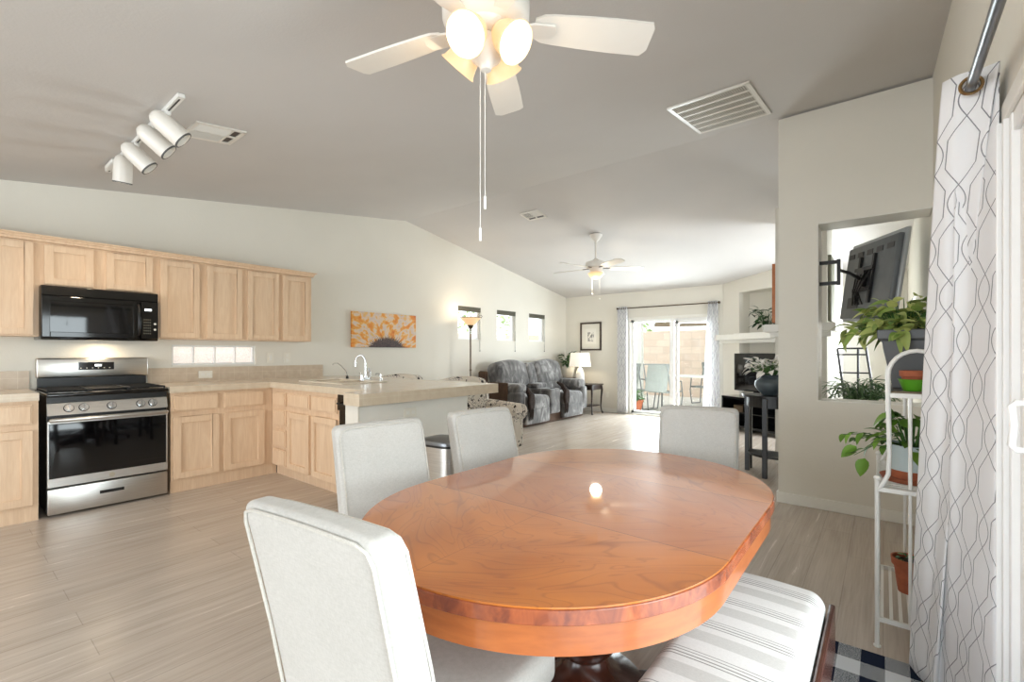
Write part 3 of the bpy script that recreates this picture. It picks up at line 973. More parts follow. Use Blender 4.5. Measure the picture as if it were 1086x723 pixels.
# sink and taps
t = thing('kitchen_sink', 'bisque drop-in double sink in the peninsula worktop', 'sink', (-4.24, 2.58, CT))
s = MB(); a, b = .40, .25
for (p, q, r_, s_) in ((-a, -b, a, -b + .04), (-a, b - .06, a, b), (-a, -b + .04, -a + .04, b - .06), (a - .04, -b + .04, a, b - .06), (-.02, -b + .04, .02, b - .06)):
    s.bb((p, q, 0.0), (r_, s_, .012))
s.build('rim', 'sink_bisque', t, bevel=.005)
for sgn in (-1, 1):
    c0, c1 = (sgn * .02, sgn * (a - .04)); lo, hi = min(c0, c1), max(c0, c1)
    m = MB(); y0_, y1_ = -b + .04, b - .06
    m.bb((lo, y0_, -.16), (hi, y1_, -.15)); m.bb((lo, y0_, -.15), (lo + .006, y1_, 0)); m.bb((hi - .006, y0_, -.15), (hi, y1_, 0)); m.bb((lo, y0_, -.15), (hi, y0_ + .006, 0)); m.bb((lo, y1_ - .006, -.15), (hi, y1_, 0))
    m.build('basin', 'sink_bisque', t)
t = thing('faucet', 'tall chrome gooseneck faucet behind the sink', 'faucet', (-4.22, 2.83, CT), -60)
MB().rbox((0, 0, .010), (.20, .05, .02), .009).build('base_plate', 'chrome', t, smooth=True)
pts = [(0, 0, .02), (0, 0, .19)] + [(0, -.055 + .055 * math.cos(k), .19 + .075 * math.sin(k)) for k in [PI * i / 10 for i in range(11)]] + [(0, -.112, .15)]
MB().tube(pts, .009, 10).cyl((0, 0, .015), (0, 0, .05), .017).build('spout', 'chrome', t, smooth=True)
MB().cyl((.085, 0, .02), (.085, 0, .06), .016, .013).tube([(.085, 0, .06), (.12, 0, .085)], .006).build('handle', 'chrome', t, smooth=True)
MB().cyl((-.085, 0, .02), (-.085, 0, .09), .014, .018).cyl((-.085, 0, .09), (-.085, -.01, .13), .018, .012).build('sprayer', 'chrome', t, smooth=True)
t = thing('water_filter_tap', 'thin curved filter tap left of the gooseneck faucet', 'faucet', (-4.56, 2.83, CT), -35)
MB().tube([(0, 0, 0), (0, 0, .05), (0.0, -.01, .09), (0, -.06, .15), (0, -.10, .18), (0, -.13, .18), (0, -.15, .165)], .005, 8).build('spout', 'chrome', t, smooth=True)
MB().cyl((0, 0, 0), (0, 0, .035), .02, .012).bb((-.03, -.006, .035), (.03, .006, .047)).build('base', 'black_satin', t, smooth=True)
t = thing('soap_dispenser', 'small chrome soap pump at right of the faucet', 'soap dispenser', (-4.03, 2.88, CT))
MB().cyl((0, 0, 0), (0, 0, .03), .018).cyl((0, 0, .03), (0, 0, .075), .008).tube([(0, 0, .075), (0, -.05, .08), (0, -.06, .07)], .006).build('pump', 'chrome', t, smooth=True)

# range -----------------------------------------------------------------
t = thing('stove', 'stainless gas range with black oven window between base cabinets', 'stove', (-4.80, .90, 0))
w2 = .368
MB().bb((-.62, -w2, .03), (-.03, w2, .90)).build('oven_body', 'black_satin', t)
MB().rbox((-.012, 0, .115), (.04, 2 * w2 - .004, .19), .006, n=2).build('storage_drawer', 'stainless', t, smooth=True)
MB().bb((.008, -.075, .118), (.011, .075, .142)).build('drawer_pull', 'black_satin', t)
MB().bb((-.03, -w2, .222), (.008, w2, .288)).bb((-.03, -w2, .288), (.004, -w2 + .012, .70)).bb((-.03, w2 - .012, .288), (.004, w2, .70)).bb((-.03, -w2, .692), (.008, w2, .715)).build('oven_door', 'stainless', t, bevel=.003)
MB().bb((-.03, -w2 + .012, .288), (.006, w2 - .012, .692)).build('oven_window', 'dark_glass', t)
# oven rack seen through the glass
hm = MB().rbox((.045, 0, .722), (.028, 2 * w2 - .01, .032), .012, n=2)
for s_ in (-1, 1): hm.bb((0, s_ * (w2 - .03) - .014, .708), (.04, s_ * (w2 - .03) + .014, .732))
hm.build('oven_handle', 'stainless', t, smooth=True)
cp = MB(); cp.add([(-.03, -w2, .755), (.006, -w2, .755), (-.02, -w2, .845), (-.05, -w2, .845), (-.03, w2, .755), (.006, w2, .755), (-.02, w2, .845), (-.05, w2, .845)],
                  [(0, 1, 2, 3), (4, 7, 6, 5), (1, 5, 6, 2), (0, 4, 5, 1), (3, 2, 6, 7), (0, 3, 7, 4)])
cp.build('control_panel', 'stainless', t, bevel=.003)
for y in (-.25, -.165, .0, .185, .265):
    k = MB().cyl((-.008, y, .802), (.006, y, .806), .027, seg=24).cyl((.006, y, .806), (.028, y, .812), .022, .019, seg=24).bb((.02, y - .004, .79), (.034, y + .004, .83))
    k.build('knob', 'chrome', t, smooth=True)
    MB().cyl((-.012, y, .801), (-.004, y, .8035), .031, seg=24).build('knob_ring', 'black_satin', t, smooth=True)
MB().rbox((-.31, 0, .905), (.65, 2 * w2 + .01, .03), .012, n=4).build('cooktop', 'black_gloss', t, smooth=True)
gr = MB()
for yy in (-.245, 0, .245):
    for q in (-.115, .115): gr.tube([(-.56, yy + q, .935), (-.06, yy + q, .935)], .006, 6)
    for x in (-.56, -.43, -.31, -.19, -.06): gr.tube([(x, yy - .115, .935), (x, yy + .115, .935)], .006, 6)
    for q in (-.115, .115):
        for x in (-.56, -.06): gr.cyl((x, yy + q, .918), (x, yy + q, .936), .007, seg=6)
gr.build('burner_grates', 'black_iron', t, smooth=True)
for x, y in ((-.19, -.245), (-.43, -.245), (-.31, 0), (-.19, .245), (-.43, .245)):
    MB().cyl((x, y, .918), (x, y, .928), .045, .04, seg=20).build('burner', 'black_satin', t, smooth=True)
bk = MB().rbox((-.60, 0, 1.095), (.075, 2 * w2, .165), .012, n=2)
bk.build('backguard', 'stainless', t, smooth=True)
MB().bb((-.635, -w2 + .01, .91), (-.595, w2 - .01, 1.02)).build('backguard_base', 'black_satin', t)
MB().bb((-.565, -.115, 1.075), (-.560, .12, 1.14)).build('clock_panel', 'black_gloss', t)
MB().bb((-.560, -.01, 1.105), (-.5585, .035, 1.122)).build('clock_digits', 'clock_digits', t)
bt = MB()
for k in range(6):
    for zz in (1.088,): bt.bb((-.560, -.10 + k * .038 - .004, zz), (-.5587, -.10 + k * .038 + .004, zz + .006))
bt.build('touch_buttons', 'outlet_white', t)
MB().cyl((.008, .0, .255), (.011, .0, .255), .018, seg=20).build('badge', 'badge', t, smooth=True)

# microwave --------------------------------------------------------------
t = thing('microwave', 'black over-the-range microwave under the short cabinet', 'microwave', (-5.05, .895, 1.325))
hw = .37
MB().rbox((-.195, 0, .21), (.39, 2 * hw, .42), .008, n=2).build('casing', 'black_gloss', t, smooth=True)
MB().bb((0, -hw + .004, .345), (.012, hw - .004, .412)).build('vent_panel', 'black_gloss', t, bevel=.004)
dm = MB().bb((0, -hw + .004, .02), (.02, -hw + .05, .338)).bb((0, .19, .02), (.02, .215, .338)).bb((0, -hw + .05, .02), (.02, .19, .06)).bb((0, -hw + .05, .30), (.02, .19, .338))
dm.build('door', 'black_gloss', t, bevel=.003)
MB().bb((0, -hw + .05, .06), (.015, .19, .30)).build('door_window', 'dark_glass', t)
MB().tube([(.02, .225, .05), (.045, .225, .07), (.05, .225, .18), (.045, .225, .29), (.02, .225, .31)], .009).build('handle', 'black_satin', t, smooth=True)
MB().bb((0, .245, .02), (.018, hw - .004, .338)).build('control_panel', 'black_gloss', t, bevel=.003)
bt = MB()
for r_ in range(6):
    for c_ in range(4): bt.bb((.018, .262 + c_ * .014, .06 + r_ * .024), (.0188, .270 + c_ * .014, .070 + r_ * .024))
bt.build('keypad', 'filter', t)
MB().bb((.018, .268, .262), (.0188, .318, .280)).build('display', 'clock_digits', t)
for z in (.10, .15): MB().cyl((.018, .342, z), (.020, .342, z), .009, seg=14).build('round_button', 'outlet_white', t)
hl = area('hood_lamp', (-5.25, .93, 1.30), (-5.32, .93, 0), .25, .1, 0.9, (1, .80, .55))

# trash can -----------------------------------------------------------------
t = thing('trash_can', 'stainless step trash can with dark lid beside peninsula', 'trash can', (-2.44, 2.28, 0), 6)
poly = [(.15 * math.copysign(abs(math.cos(a)) ** .45, math.cos(a)), .13 * math.copysign(abs(math.sin(a)) ** .45, math.sin(a))) for a in [2 * PI * k / 40 for k in range(40)]]
MB().prism(poly, .02, .57).build('can_body', 'stainless', t, smooth=True)
MB().prism([(x * 1.02, y * 1.02) for x, y in poly], .57, .585).build('lid_band', 'black_satin', t, smooth=True)
MB().prism([(x * 1.02, y * 1.02) for x, y in poly], 0, .02).build('base_band', 'black_satin', t, smooth=True)
lid = MB()
n = len(poly)
vs = []
for sc_, z in ((1.04, .585), (1.04, .60), (1.0, .612), (.6, .622), (.0, .625)):
    vs += [(x * sc_, y * sc_, z) for x, y in poly]
lid.add(vs, [(i * n + k, i * n + (k + 1) % n, (i + 1) * n + (k + 1) % n, (i + 1) * n + k) for i in range(4) for k in range(n)] + [tuple(reversed(range(n)))])
lid.build('lid', 'brushed_grey', t, smooth=True)
MB().rbox((.165, 0, .03), (.05, .10, .012), .005, n=2).build('pedal', 'black_satin', t, smooth=True)

# ------------------------------------------------------------------ track light and ceiling pieces
trk = thing('track_light', 'white track light with four cylinder heads over the stove', 'track light', (-3.91, .87, zc(.87)))
tilt = math.atan(.14)
MB().box((0, 0, -.012), (1.72, .036, .022), Euler((tilt, 0, 0))).build('track', 'white_metal', trk, bevel=.002)
MB().box((0, 0, -.0235), (1.66, .008, .003), Euler((tilt, 0, 0))).build('slot', 'black_satin', trk)
MB().rbox((-.62, 0, -.03), (.22, .09, .035), .01, n=2).build('feed_box', 'white_metal', trk, smooth=True)
for x, aim in ((.60, (.24, .66, -.60)), (.33, (.24, .66, -.60)), (-.06, (.22, .62, -.66)), (-.40, (-.25, .02, -1.0))):
    aim = V(aim).normalized()
    piv = V((x, 0, -.10))
    hd = MB(); mat = Matrix.Translation(piv) @ aim.to_track_quat('Z', 'Y').to_matrix().to_4x4() @ Matrix.Scale(1.08, 4)
    hd.lathe([(0.0, -.085), (.025, -.08), (.042, -.062), (.050, -.035), (.052, 0), (.053, .10), (.048, .10), (.046, .02), (0, .02)], seg=24, mat=mat)
    o = hd.build('spot_head', 'white_enamel', trk, smooth=True)
    MB().lathe([(.0535, .094), (.0535, .101), (.046, .101)], seg=24, mat=mat, cap=False).build('rim', 'rubber_grey', o)
    sp_ = bpy.data.lights.new('track_bulb', 'SPOT'); sp_.energy = 9 if x < -.3 else 4; sp_.color = (1, .80, .56); sp_.spot_size = R(120); sp_.spot_blend = .8; sp_.shadow_soft_size = .03
    so = bpy.data.objects.new('track_bulb', sp_); C.objects.link(so); so.location = V((-3.91, .87, zc(.87))) + mat @ V((0, 0, .09)); so.rotation_euler = (-aim).to_track_quat('Z', 'Y').to_euler()
    MB().tube([(x, 0, -.02), (x, 0, -.05), piv + V((0, 0, .0))], .006).rbox((x, 0, -.03), (.07, .03, .03), .006, n=2).build('stem', 'white_metal', trk, smooth=True)


def vent(name, label, x0, x1, y0, y1, style):
    xc, yc = (x0 + x1) / 2, (y0 + y1) / 2
    sl = math.atan(.14) if yc < YC else -math.atan(.164)
    t = thing(name, label, 'ceiling vent', (xc, yc, zc(yc))); t.rotation_euler = (sl, 0, 0)
    hx, hy = (x1 - x0) / 2, (y1 - y0) / 2; f_ = .028 if style == 'grille' else .022
    fr = MB().bb((-hx, -hy, -.012), (-hx + f_, hy, 0)).bb((hx - f_, -hy, -.012), (hx, hy, 0)).bb((-hx, -hy, -.012), (hx, -hy + f_, 0)).bb((-hx, hy - f_, -.012), (hx, hy, 0))
    fr.build('frame', 'white_enamel', t, bevel=.002)
    MB().bb((-hx + f_, -hy + f_, -.003), (hx - f_, hy - f_, -.001)).build('duct', 'filter' if style == 'grille' else 'wood_leg', t)
    lv = MB()
    if style == 'grille':
        n = 34
        for k in range(n):
            x = -hx + f_ + (2 * hx - 2 * f_) * (k + .5) / n
            lv.box((x, 0, -.007), (.008, 2 * hy - 2 * f_, .002), Euler((0, R(-35), 0)))
        for k in range(1, 6):
            y = -hy + f_ + (2 * hy - 2 * f_) * k / 6; lv.bb((-hx + f_, y - .008, -.013), (hx - f_, y + .008, -.004))
    else:
        lv.bb((-.007, -hy + f_, -.012), (.007, hy - f_, -.003)); lv.bb((-hx, hy - .085, -.012), (hx, hy - .07, -.003))
        for sx in (-1, 1):
            n = 11
            for k in range(n):
                x = sx * (.012 + (hx - f_ - .014) * (k + .5) / n)
                lv.box((x, -.03, -.007), (.002, 2 * hy - 2 * f_ - .06, .012), Euler((0, R(42) * sx, 0)))
    lv.build('louvres', 'white_enamel', t)
    return t


vent('return_vent', 'large white louvred return grille in ceiling near plant wall', -1.24, -.69, 3.36, 4.15, 'grille')
vent('supply_vent', 'small ceiling register right of the track light', -3.68, -3.39, 1.045, 1.345, 'reg')
vent('supply_vent', 'small ceiling register beyond the ridge near far fan', -3.76, -3.47, 4.86, 5.09, 'reg')


# ------------------------------------------------------------------ ceiling fans
def blade_mb(r0, r1, w0, w1, pitch, z, shape='flat'):
    pts = []
    n = 14
    for k in range(n + 1):
        s_ = k / n; x = r0 + (r1 - r0) * s_
        w_ = w0 + (w1 - w0) * math.sin(min(1, s_ * 1.25) * PI / 2)
        if s_ < .08: w_ *= .7 + .3 * s_ / .08
        pts.append((x, w_ / 2))
    tip = [(r1 + .018, w1 * .30), (r1 + .012, w1 * -.36)] if shape == 'flat' else [(r1 + .04, w1 * .36), (r1 + .055, w1 * .15), (r1 + .055, -w1 * .15), (r1 + .04, -w1 * .36)]
    out = pts + tip + [(x, -y) for x, y in reversed(pts)]
    mb = MB(); mb.prism(out, -.004, .004)
    m = Matrix.Translation((0, 0, z)) @ Matrix.Rotation(R(pitch), 4, 'X')
    mb.v = [m @ p for p in mb.v]
    return mb


def rotz(mb, a):
    m = Matrix.Rotation(R(a), 4, 'Z'); mb.v = [m @ p for p in mb.v]; return mb


FC = V((-1.075, 1.20, 0)); FZ = zc(1.20)
f = thing('ceiling_fan', 'white five-blade ceiling fan with four lit tulip shades over table', 'ceiling fan', (FC.x, FC.y, FZ))
MB().lathe([(.07, -.001), (.075, -.03), (.05, -.09), (.02, -.11)][::-1], seg=28).build('canopy', 'white_enamel', f, smooth=True)
MB().cyl((0, 0, -.24), (0, 0, -.10), .0125).build('downrod', 'white_enamel', f, smooth=True)
zb = 2.35 - FZ
hs = MB().lathe([(.0, zb - .045), (.05, zb - .045), (.075, zb - .035), (.088, zb - .012), (.135, zb + .0), (.15, zb + .02), (.152, zb + .07), (.13, zb + .10), (.06, zb + .125), (.02, zb + .13)], seg=36)
hs.build('motor_housing', 'white_enamel', f, smooth=True)
sl = MB()
for k in range(10):
    b = MB().box((.108, 0, zb - .004), (.030, .007, .004), Euler((0, R(-12), R(35)))); rotz(b, k * 36 + 10); sl.add(b.v, b.f)
sl.build('vent_slots', 'filter', f)
for k, a in enumerate((47, 121, 193, 265, 337)):
    b = rotz(blade_mb(.17, .585, .105, .135, -12, zb + .012), a).build('fan_blade', 'white_enamel', f)
    rotz(MB().add([(.09, -.02, zb - .008), (.17, -.035, zb - .002), (.24, -.03, zb + .002), (.25, 0, zb + .003), (.24, .03, zb + .002), (.17, .035, zb - .002), (.09, .02, zb - .008),
                   (.09, -.02, zb), (.17, -.035, zb + .006), (.24, -.03, zb + .01), (.25, 0, zb + .011), (.24, .03, zb + .01), (.17, .035, zb + .006), (.09, .02, zb)],
                  [(6, 5, 4, 3, 2, 1, 0), (7, 8, 9, 10, 11, 12, 13)] + [(i, (i + 1) % 7, 7 + (i + 1) % 7, 7 + i) for i in range(7)]), a).build('bracket', 'white_enamel', b)
MB().lathe([(.0, zb - .155), (.018, zb - .152), (.028, zb - .13), (.05, zb - .115), (.062, zb - .09), (.062, zb - .055), (.045, zb - .045)], seg=28).build('light_kit', 'white_enamel', f, smooth=True)
for a in (-80, 4, 100, 186):
    d_ = V((math.cos(R(a)), math.sin(R(a)), 0))
    ax = (d_ * .74 + V((0, 0, -.68))).normalized()
    p = d_ * .045 + V((0, 0, zb - .030))
    mat = Matrix.Translation(p) @ ax.to_track_quat('Z', 'Y').to_matrix().to_4x4() @ Matrix.Scale(1.12, 4)
    MB().lathe([(.012, -.02), (.020, 0), (.024, .018), (.0, .018)], seg=18, mat=mat).build('socket', 'white_enamel', f, smooth=True)
    MB().lathe([(.022, .012), (.036, .022), (.046, .045), (.050, .070), (.056, .090), (.062, .098), (.060, .099), (.053, .090), (.047, .070), (.043, .046), (.033, .025), (.02, .015)], seg=28, mat=mat, cap=False).build('lamp_shade', 'lit_glass', f, smooth=True)
    c = mat @ V((0, 0, .056)); MB().sphere(c, .021, 16, 10, (1, 1, 1)).build('light_bulb', 'bulb', f, smooth=True)
    point('fan_bulb', FC + V((0, 0, FZ)) + (mat @ V((0, 0, .108))), .6, (1, .80, .55), .012)
for (dx, dy, zz) in ((-.022, -.005, 1.61), (-.008, .004, 1.72)):
    MB().cyl((dx, dy, zb - .09), (dx, dy, zz - FZ + .04), .0012, seg=6).cyl((dx, dy, zz - FZ), (dx, dy, zz - FZ + .045), .0045, seg=10).build('pull_chain', 'white_metal', f)

F2 = V((-3.184, 5.888, 0)); Z2 = zc(5.888)
f = thing('ceiling_fan', 'white ceiling fan on a long downrod with lit bowl in living room', 'ceiling fan', (F2.x, F2.y, Z2))
zb = 2.43 - Z2
MB().lathe([(.02, -.10), (.045, -.075), (.085, -.02), (.09, 0.0)], seg=24).build('canopy', 'white_enamel', f, smooth=True)
MB().cyl((0, 0, zb + .10), (0, 0, -.09), .013).build('downrod', 'white_enamel', f, smooth=True)
MB().lathe([(.05, zb - .07), (.08, zb - .06), (.10, zb - .01), (.14, zb + .0), (.15, zb + .04), (.14, zb + .075), (.06, zb + .10), (.02, zb + .13)], seg=28).build('motor_housing', 'white_enamel', f, smooth=True)
for a in (32, 104, 176, 248, 320):
    b = rotz(blade_mb(.20, .62, .11, .135, -12, zb - .01, 'round'), a + 8).build('fan_blade', 'white_enamel', f)
    rotz(MB().box((.16, 0, zb - .01), (.12, .03, .006)), a + 8).build('bracket', 'bronze', b)
MB().lathe([(.0, zb - .165), (.05, zb - .155), (.09, zb - .125), (.115, zb - .08), (.10, zb - .075)], seg=28).build('glass_bowl', 'lit_glass', f, smooth=True)
point('bowl_lamp', F2 + V((0, 0, 2.20)), 6, (1, .85, .65), .08)
for (dx, zz) in ((-.06, 2.06), (.06, 1.98)):
    MB().cyl((dx, 0, zb - .10), (dx, 0, zz - Z2), .0015, seg=6).sphere((dx, 0, zz - Z2), .012, 8, 6).build('pull_chain', 'white_metal', f)

# ------------------------------------------------------------------ dining table
TC = V((-.805, 1.41, 0)); TZ = .74
t = thing('dining_table', 'oval glossy cherry pedestal dining table in the foreground', 'table', (TC.x, TC.y, 0))


def stadium(r, h, n=48):
    pts = []
    for k in range(n + 1):
        a = -PI + PI * k / n; pts.append((r * math.cos(a), -h + r * math.sin(a)))
    for k in range(n + 1):
        a = PI * k / n; pts.append((r * math.cos(a), h + r * math.sin(a)))
    return pts


HL = .259
top = MB(); s0 = stadium(.530, HL); s1 = stadium(.526, HL)
n = len(s0)
MB().prism(s1, TZ - .004, TZ).build('tabletop', 'cherry_top', t, smooth=30)
MB().prism(s0, TZ - .034, TZ - .004).build('top_edge', 'cherry_edge', t, smooth=30, bevel=.002)
MB().prism(stadium(.518, HL), TZ - .098, TZ - .034).build('apron', 'cherry_side', t, smooth=30)
MB().lathe([(.20, .03), (.21, .05), (.20, .10), (.13, .13), (.085, .16), (.075, .19), (.11, .23), (.135, .27), (.135, .31), (.10, .35), (.07, .37), (.065, .42), (.08, .50), (.11, .58), (.15, .64)], seg=36).build('pedestal', 'wood_dark', t, smooth=40)
for a in (45, 135, 225, 315):
    b = MB(); prof = [(.16, .06, .05), (.26, .055, .045), (.36, .04, .035), (.45, .025, .03), (.50, .02, .03)]
    vs = []
    for x, h_, w_ in prof:
        zz = h_ + .03
        vs += [(x, -w_, 0.0 if x > .44 else .005), (x, w_, 0.0 if x > .44 else .005), (x, w_ * .8, zz), (x, -w_ * .8, zz)]
    b.add(vs, [(4 * i + j, 4 * i + (j + 1) % 4, 4 * i + 4 + (j + 1) % 4, 4 * i + 4 + j) for i in range(4) for j in range(4)] + [(3, 2, 1, 0), (16, 17, 18, 19)])
    rotz(b, a).build('foot', 'wood_dark', t, bevel=.006)


# ------------------------------------------------------------------ upholstered dining chairs
def make_chair(label):
    c = thing('dining_chair', label, 'chair', (0, 0, 0), group='grey linen chairs round the dining table')
    W_ = .392

    def lean(P):
        # P local to box centre; z from -.265 to .265 : recline backward with height and slim the top
        k = (P.z + .265) / .53
        return V((P.x * (1 + .0 * k), P.y * (1 - .22 * k) - .10 * k - .02 * k * k, P.z + .004 * math.cos(P.x / W_ * PI)))
    MB().rbox((0, -.20, .665), (W_, .085, .53), .026, n=8, fn=lean).build('backrest', 'linen', c, smooth=60)
    pp = MB()
    for yy, off in ((-.0475, -.001), (.0475, .001)):
        ring = []
        hw_, hz = W_ / 2 - .012, .253
        for (x, z) in [(-hw_, -.25), (-hw_, 0), (-hw_, hz - .03), (-hw_ + .01, hz - .008), (-hw_ + .035, hz)] + [(-hw_ + .035 + (2 * hw_ - .07) * k / 8, hz) for k in range(1, 8)] + [(hw_ - .035, hz), (hw_ - .01, hz - .008), (hw_, hz - .03), (hw_, 0), (hw_, -.25)]:
            q = lean(V((x, yy * .93, z))); ring.append(q + V((0, -.20, .665)))
        pp.tube(ring, .0035, 6)
    pp.build('piping', 'piping', c, smooth=True)
    MB().rbox((0, .03, .425), (W_ + .02, .43, .10), .035, n=8, fn=lambda P: V((P.x, P.y, P.z + (.012 * math.cos(P.x * 5) * math.cos(P.y * 5) if P.z > 0 else 0)))).build('seat', 'linen', c, smooth=60)
    MB().rbox((0, .02, .36), (W_ - .01, .42, .07), .012, n=2).build('seat_rail', 'linen', c, smooth=60)
    for x in (-1, 1):
        MB().add([(x * .205 - .02, .20, .33), (x * .205 + .02, .20, .33), (x * .205 + .02, .16, .33), (x * .205 - .02, .16, .33),
                  (x * .205 - .014, .20, 0), (x * .205 + .014, .20, 0), (x * .205 + .014, .172, 0), (x * .205 - .014, .172, 0)],
                 [(0, 1, 2, 3), (4, 7, 6, 5), (0, 4, 5, 1), (1, 5, 6, 2), (2, 6, 7, 3), (3, 7, 4, 0)]).build('leg', 'wood_leg', c, bevel=.002)
        MB().add([(x * .20 - .02, -.16, .33), (x * .20 + .02, -.16, .33), (x * .20 + .02, -.20, .33), (x * .20 - .02, -.20, .33),
                  (x * .20 - .014, -.23, 0), (x * .20 + .014, -.23, 0), (x * .20 + .014, -.258, 0), (x * .20 - .014, -.258, 0)],
                 [(0, 1, 2, 3), (4, 7, 6, 5), (0, 4, 5, 1), (1, 5, 6, 2), (2, 6, 7, 3), (3, 7, 4, 0)]).build('leg', 'wood_leg', c, bevel=.002)
    return c


def chair_at(c, top, face):
    """top: where the middle of the back's top edge stands; face: heading in degrees"""
    a = R(face); d_ = V((-math.sin(a), math.cos(a)))
    o = V(top) + d_ * .31
    c.location = (o.x, o.y, 0); c.rotation_euler = (0, 0, a)


ch = make_chair('grey linen dining chair nearest the camera, seen from behind')
chair_at(ch, (-.80, .44), 6)
for lab, tp, fc in (('grey linen dining chair at table side in front of the peninsula end', (-1.655, 1.18), -99),
                    ('grey linen dining chair at table side in front of floral armchair', (-1.61, 1.755), -96),
                    ('grey linen dining chair at far end of table before patio door', (-.775, 2.57), -170)):
    c = dup(ch, label=lab); chair_at(c, tp, fc)

# bench
t = thing('bench', 'striped cushioned bench with dark wood frame along right of table', 'bench', (-.30, 1.16, 0))
MB().rbox((0, 0, .395), (.32, 1.24, .13), .045, n=10, fn=lambda P: V((P.x, P.y, P.z + (.008 * math.cos(P.x * 8) if P.z > 0 else 0)))).build('cushion', 'bench_stripe', t, smooth=60)
MB().bb((-.155, -.60, .27), (.155, .60, .335)).build('seat_frame', 'wood_dark', t, bevel=.004)
for y in (-.585, .585):
    for x in (-.145, .145):
        MB().bb((x - .02, y - .02, 0), (x + .02, y + .02, .30)).build('leg', 'wood_dark', t, bevel=.004)
MB().bb((.165, -.62, .27), (.182, .625, .425)).build('side_rail', 'wood_dark', t, bevel=.006)

# rug
o = MB().bb((-.24, -.80, 0), (.24, .80, .008)).build('area_rug', 'plaid_rug', loc=(.01, 1.58, 0))
o.scale = (1, 1, 1)
tag(o, 'navy and white buffalo-plaid woven rug in front of the glass door', 'rug')

# ------------------------------------------------------------------ near curtain and rod
t = thing('curtain_rod', 'thick grey metal curtain rod over the near glass door', 'curtain rod', (.195, .7, 1.98))
MB().cyl((0, -1.3, 0), (0, 1.45, 0), .0125, seg=20).build('rod', 'brushed_grey', t, smooth=True)
MB().sphere((0, 1.47, 0), .024).build('finial', 'brushed_grey', t, smooth=True)
for y in (-1.25, 1.38): MB().cyl((0, y, 0), (.075, y, 0), .006).cyl((.068, y, 0), (.075, y, 0), .025).build('bracket', 'brass_dark', t, smooth=True)


def loft_curtain(top, bot, z1, z0, mat, thick=.0015, sub=6, rows=30, name='drape', parent=None, offset=(0, 0, 0)):
    """top and bot: lists of (x, y) fold points, same length"""
    def dense(pts):
        out = []
        n = len(pts)
        for i in range(n - 1):
            p0 = V(pts[max(i - 1, 0)]); p1 = V(pts[i]); p2 = V(pts[i + 1]); p3 = V(pts[min(i + 2, n - 1)])
            for k in range(sub):
                s_ = k / sub
                q = .5 * ((2 * p1) + (p2 - p0) * s_ + (2 * p0 - 5 * p1 + 4 * p2 - p3) * s_ * s_ + (3 * p1 - p0 - 3 * p2 + p3) * s_ ** 3)
                out.append(q)
        out.append(V(pts[-1])); return out
    A, B = dense(top), dense(bot); n = len(A)
    LA = [0]; LB = [0]
    for i in range(1, n):
        LA.append(LA[-1] + (A[i] - A[i - 1]).length); LB.append(LB[-1] + (B[i] - B[i - 1]).length)
    vs = []; uv = []
    for r_ in range(rows + 1):
        s_ = r_ / rows; z = z1 + (z0 - z1) * s_; e = s_ ** .8
        for i in range(n):
            p = A[i].lerp(B[i], e)
            vs.append((p.x, p.y, z)); uv.append((LA[i] + (LB[i] - LA[i]) * e, z))
    fs = [(r_ * n + i, r_ * n + i + 1, (r_ + 1) * n + i + 1, (r_ + 1) * n + i) for r_ in range(rows) for i in range(n - 1)]
    me = bpy.data.meshes.new(name); me.from_pydata(vs, [], fs)
    ul = me.uv_layers.new(name='UVMap')
    for l in me.loops: ul.data[l.index].uv = uv[l.vertex_index]
    me.materials.append(M[mat])
    for p in me.polygons: p.use_smooth = True
    o = bpy.data.objects.new(name, me); C.objects.link(o)
    sd = o.modifiers.new('cloth', 'SOLIDIFY'); sd.thickness = thick
    if parent: o.parent = parent
    o.location = offset
    return o


t = thing('curtain', 'sheer white curtain with grey trellis pattern at near glass door', 'curtain', (.18, 2.0, 0))
off = V((.18, 2.0, 0))
topc = [(.138, 1.875), (.175, 1.848), (.215, 1.848), (.250, 1.835), (.215, 1.862), (.170, 1.885), (.215, 1.90), (.253, 1.86), (.22, 1.94), (.17, 1.96), (.225, 1.99), (.245, 2.04), (.17, 2.07), (.235, 2.11)]
botc = [(.078, 2.34), (.100, 2.275), (.122, 2.23), (.134, 2.155), (.150, 2.175), (.168, 2.12), (.190, 2.05), (.245, 1.86), (.245, 2.0), (.20, 2.16), (.235, 2.2), (.245, 2.3), (.19, 2.36), (.25, 2.41)]
loft_curtain([(x - off.x, y - off.y) for x, y in topc], [(x - off.x, y - off.y) for x, y in botc], 2.022, .03, 'trellis_sheer', parent=t)
for (x, y) in ((.195, 1.845),):
    pts = [(x - off.x + .023 * math.cos(a), y - off.y - .001, 1.98 + .023 * math.sin(a)) for a in [2 * PI * k / 24 for k in range(24)]]
    MB().tube(pts, .0045, 8, closed=True).build('grommet', 'brass_dark', t, smooth=True)

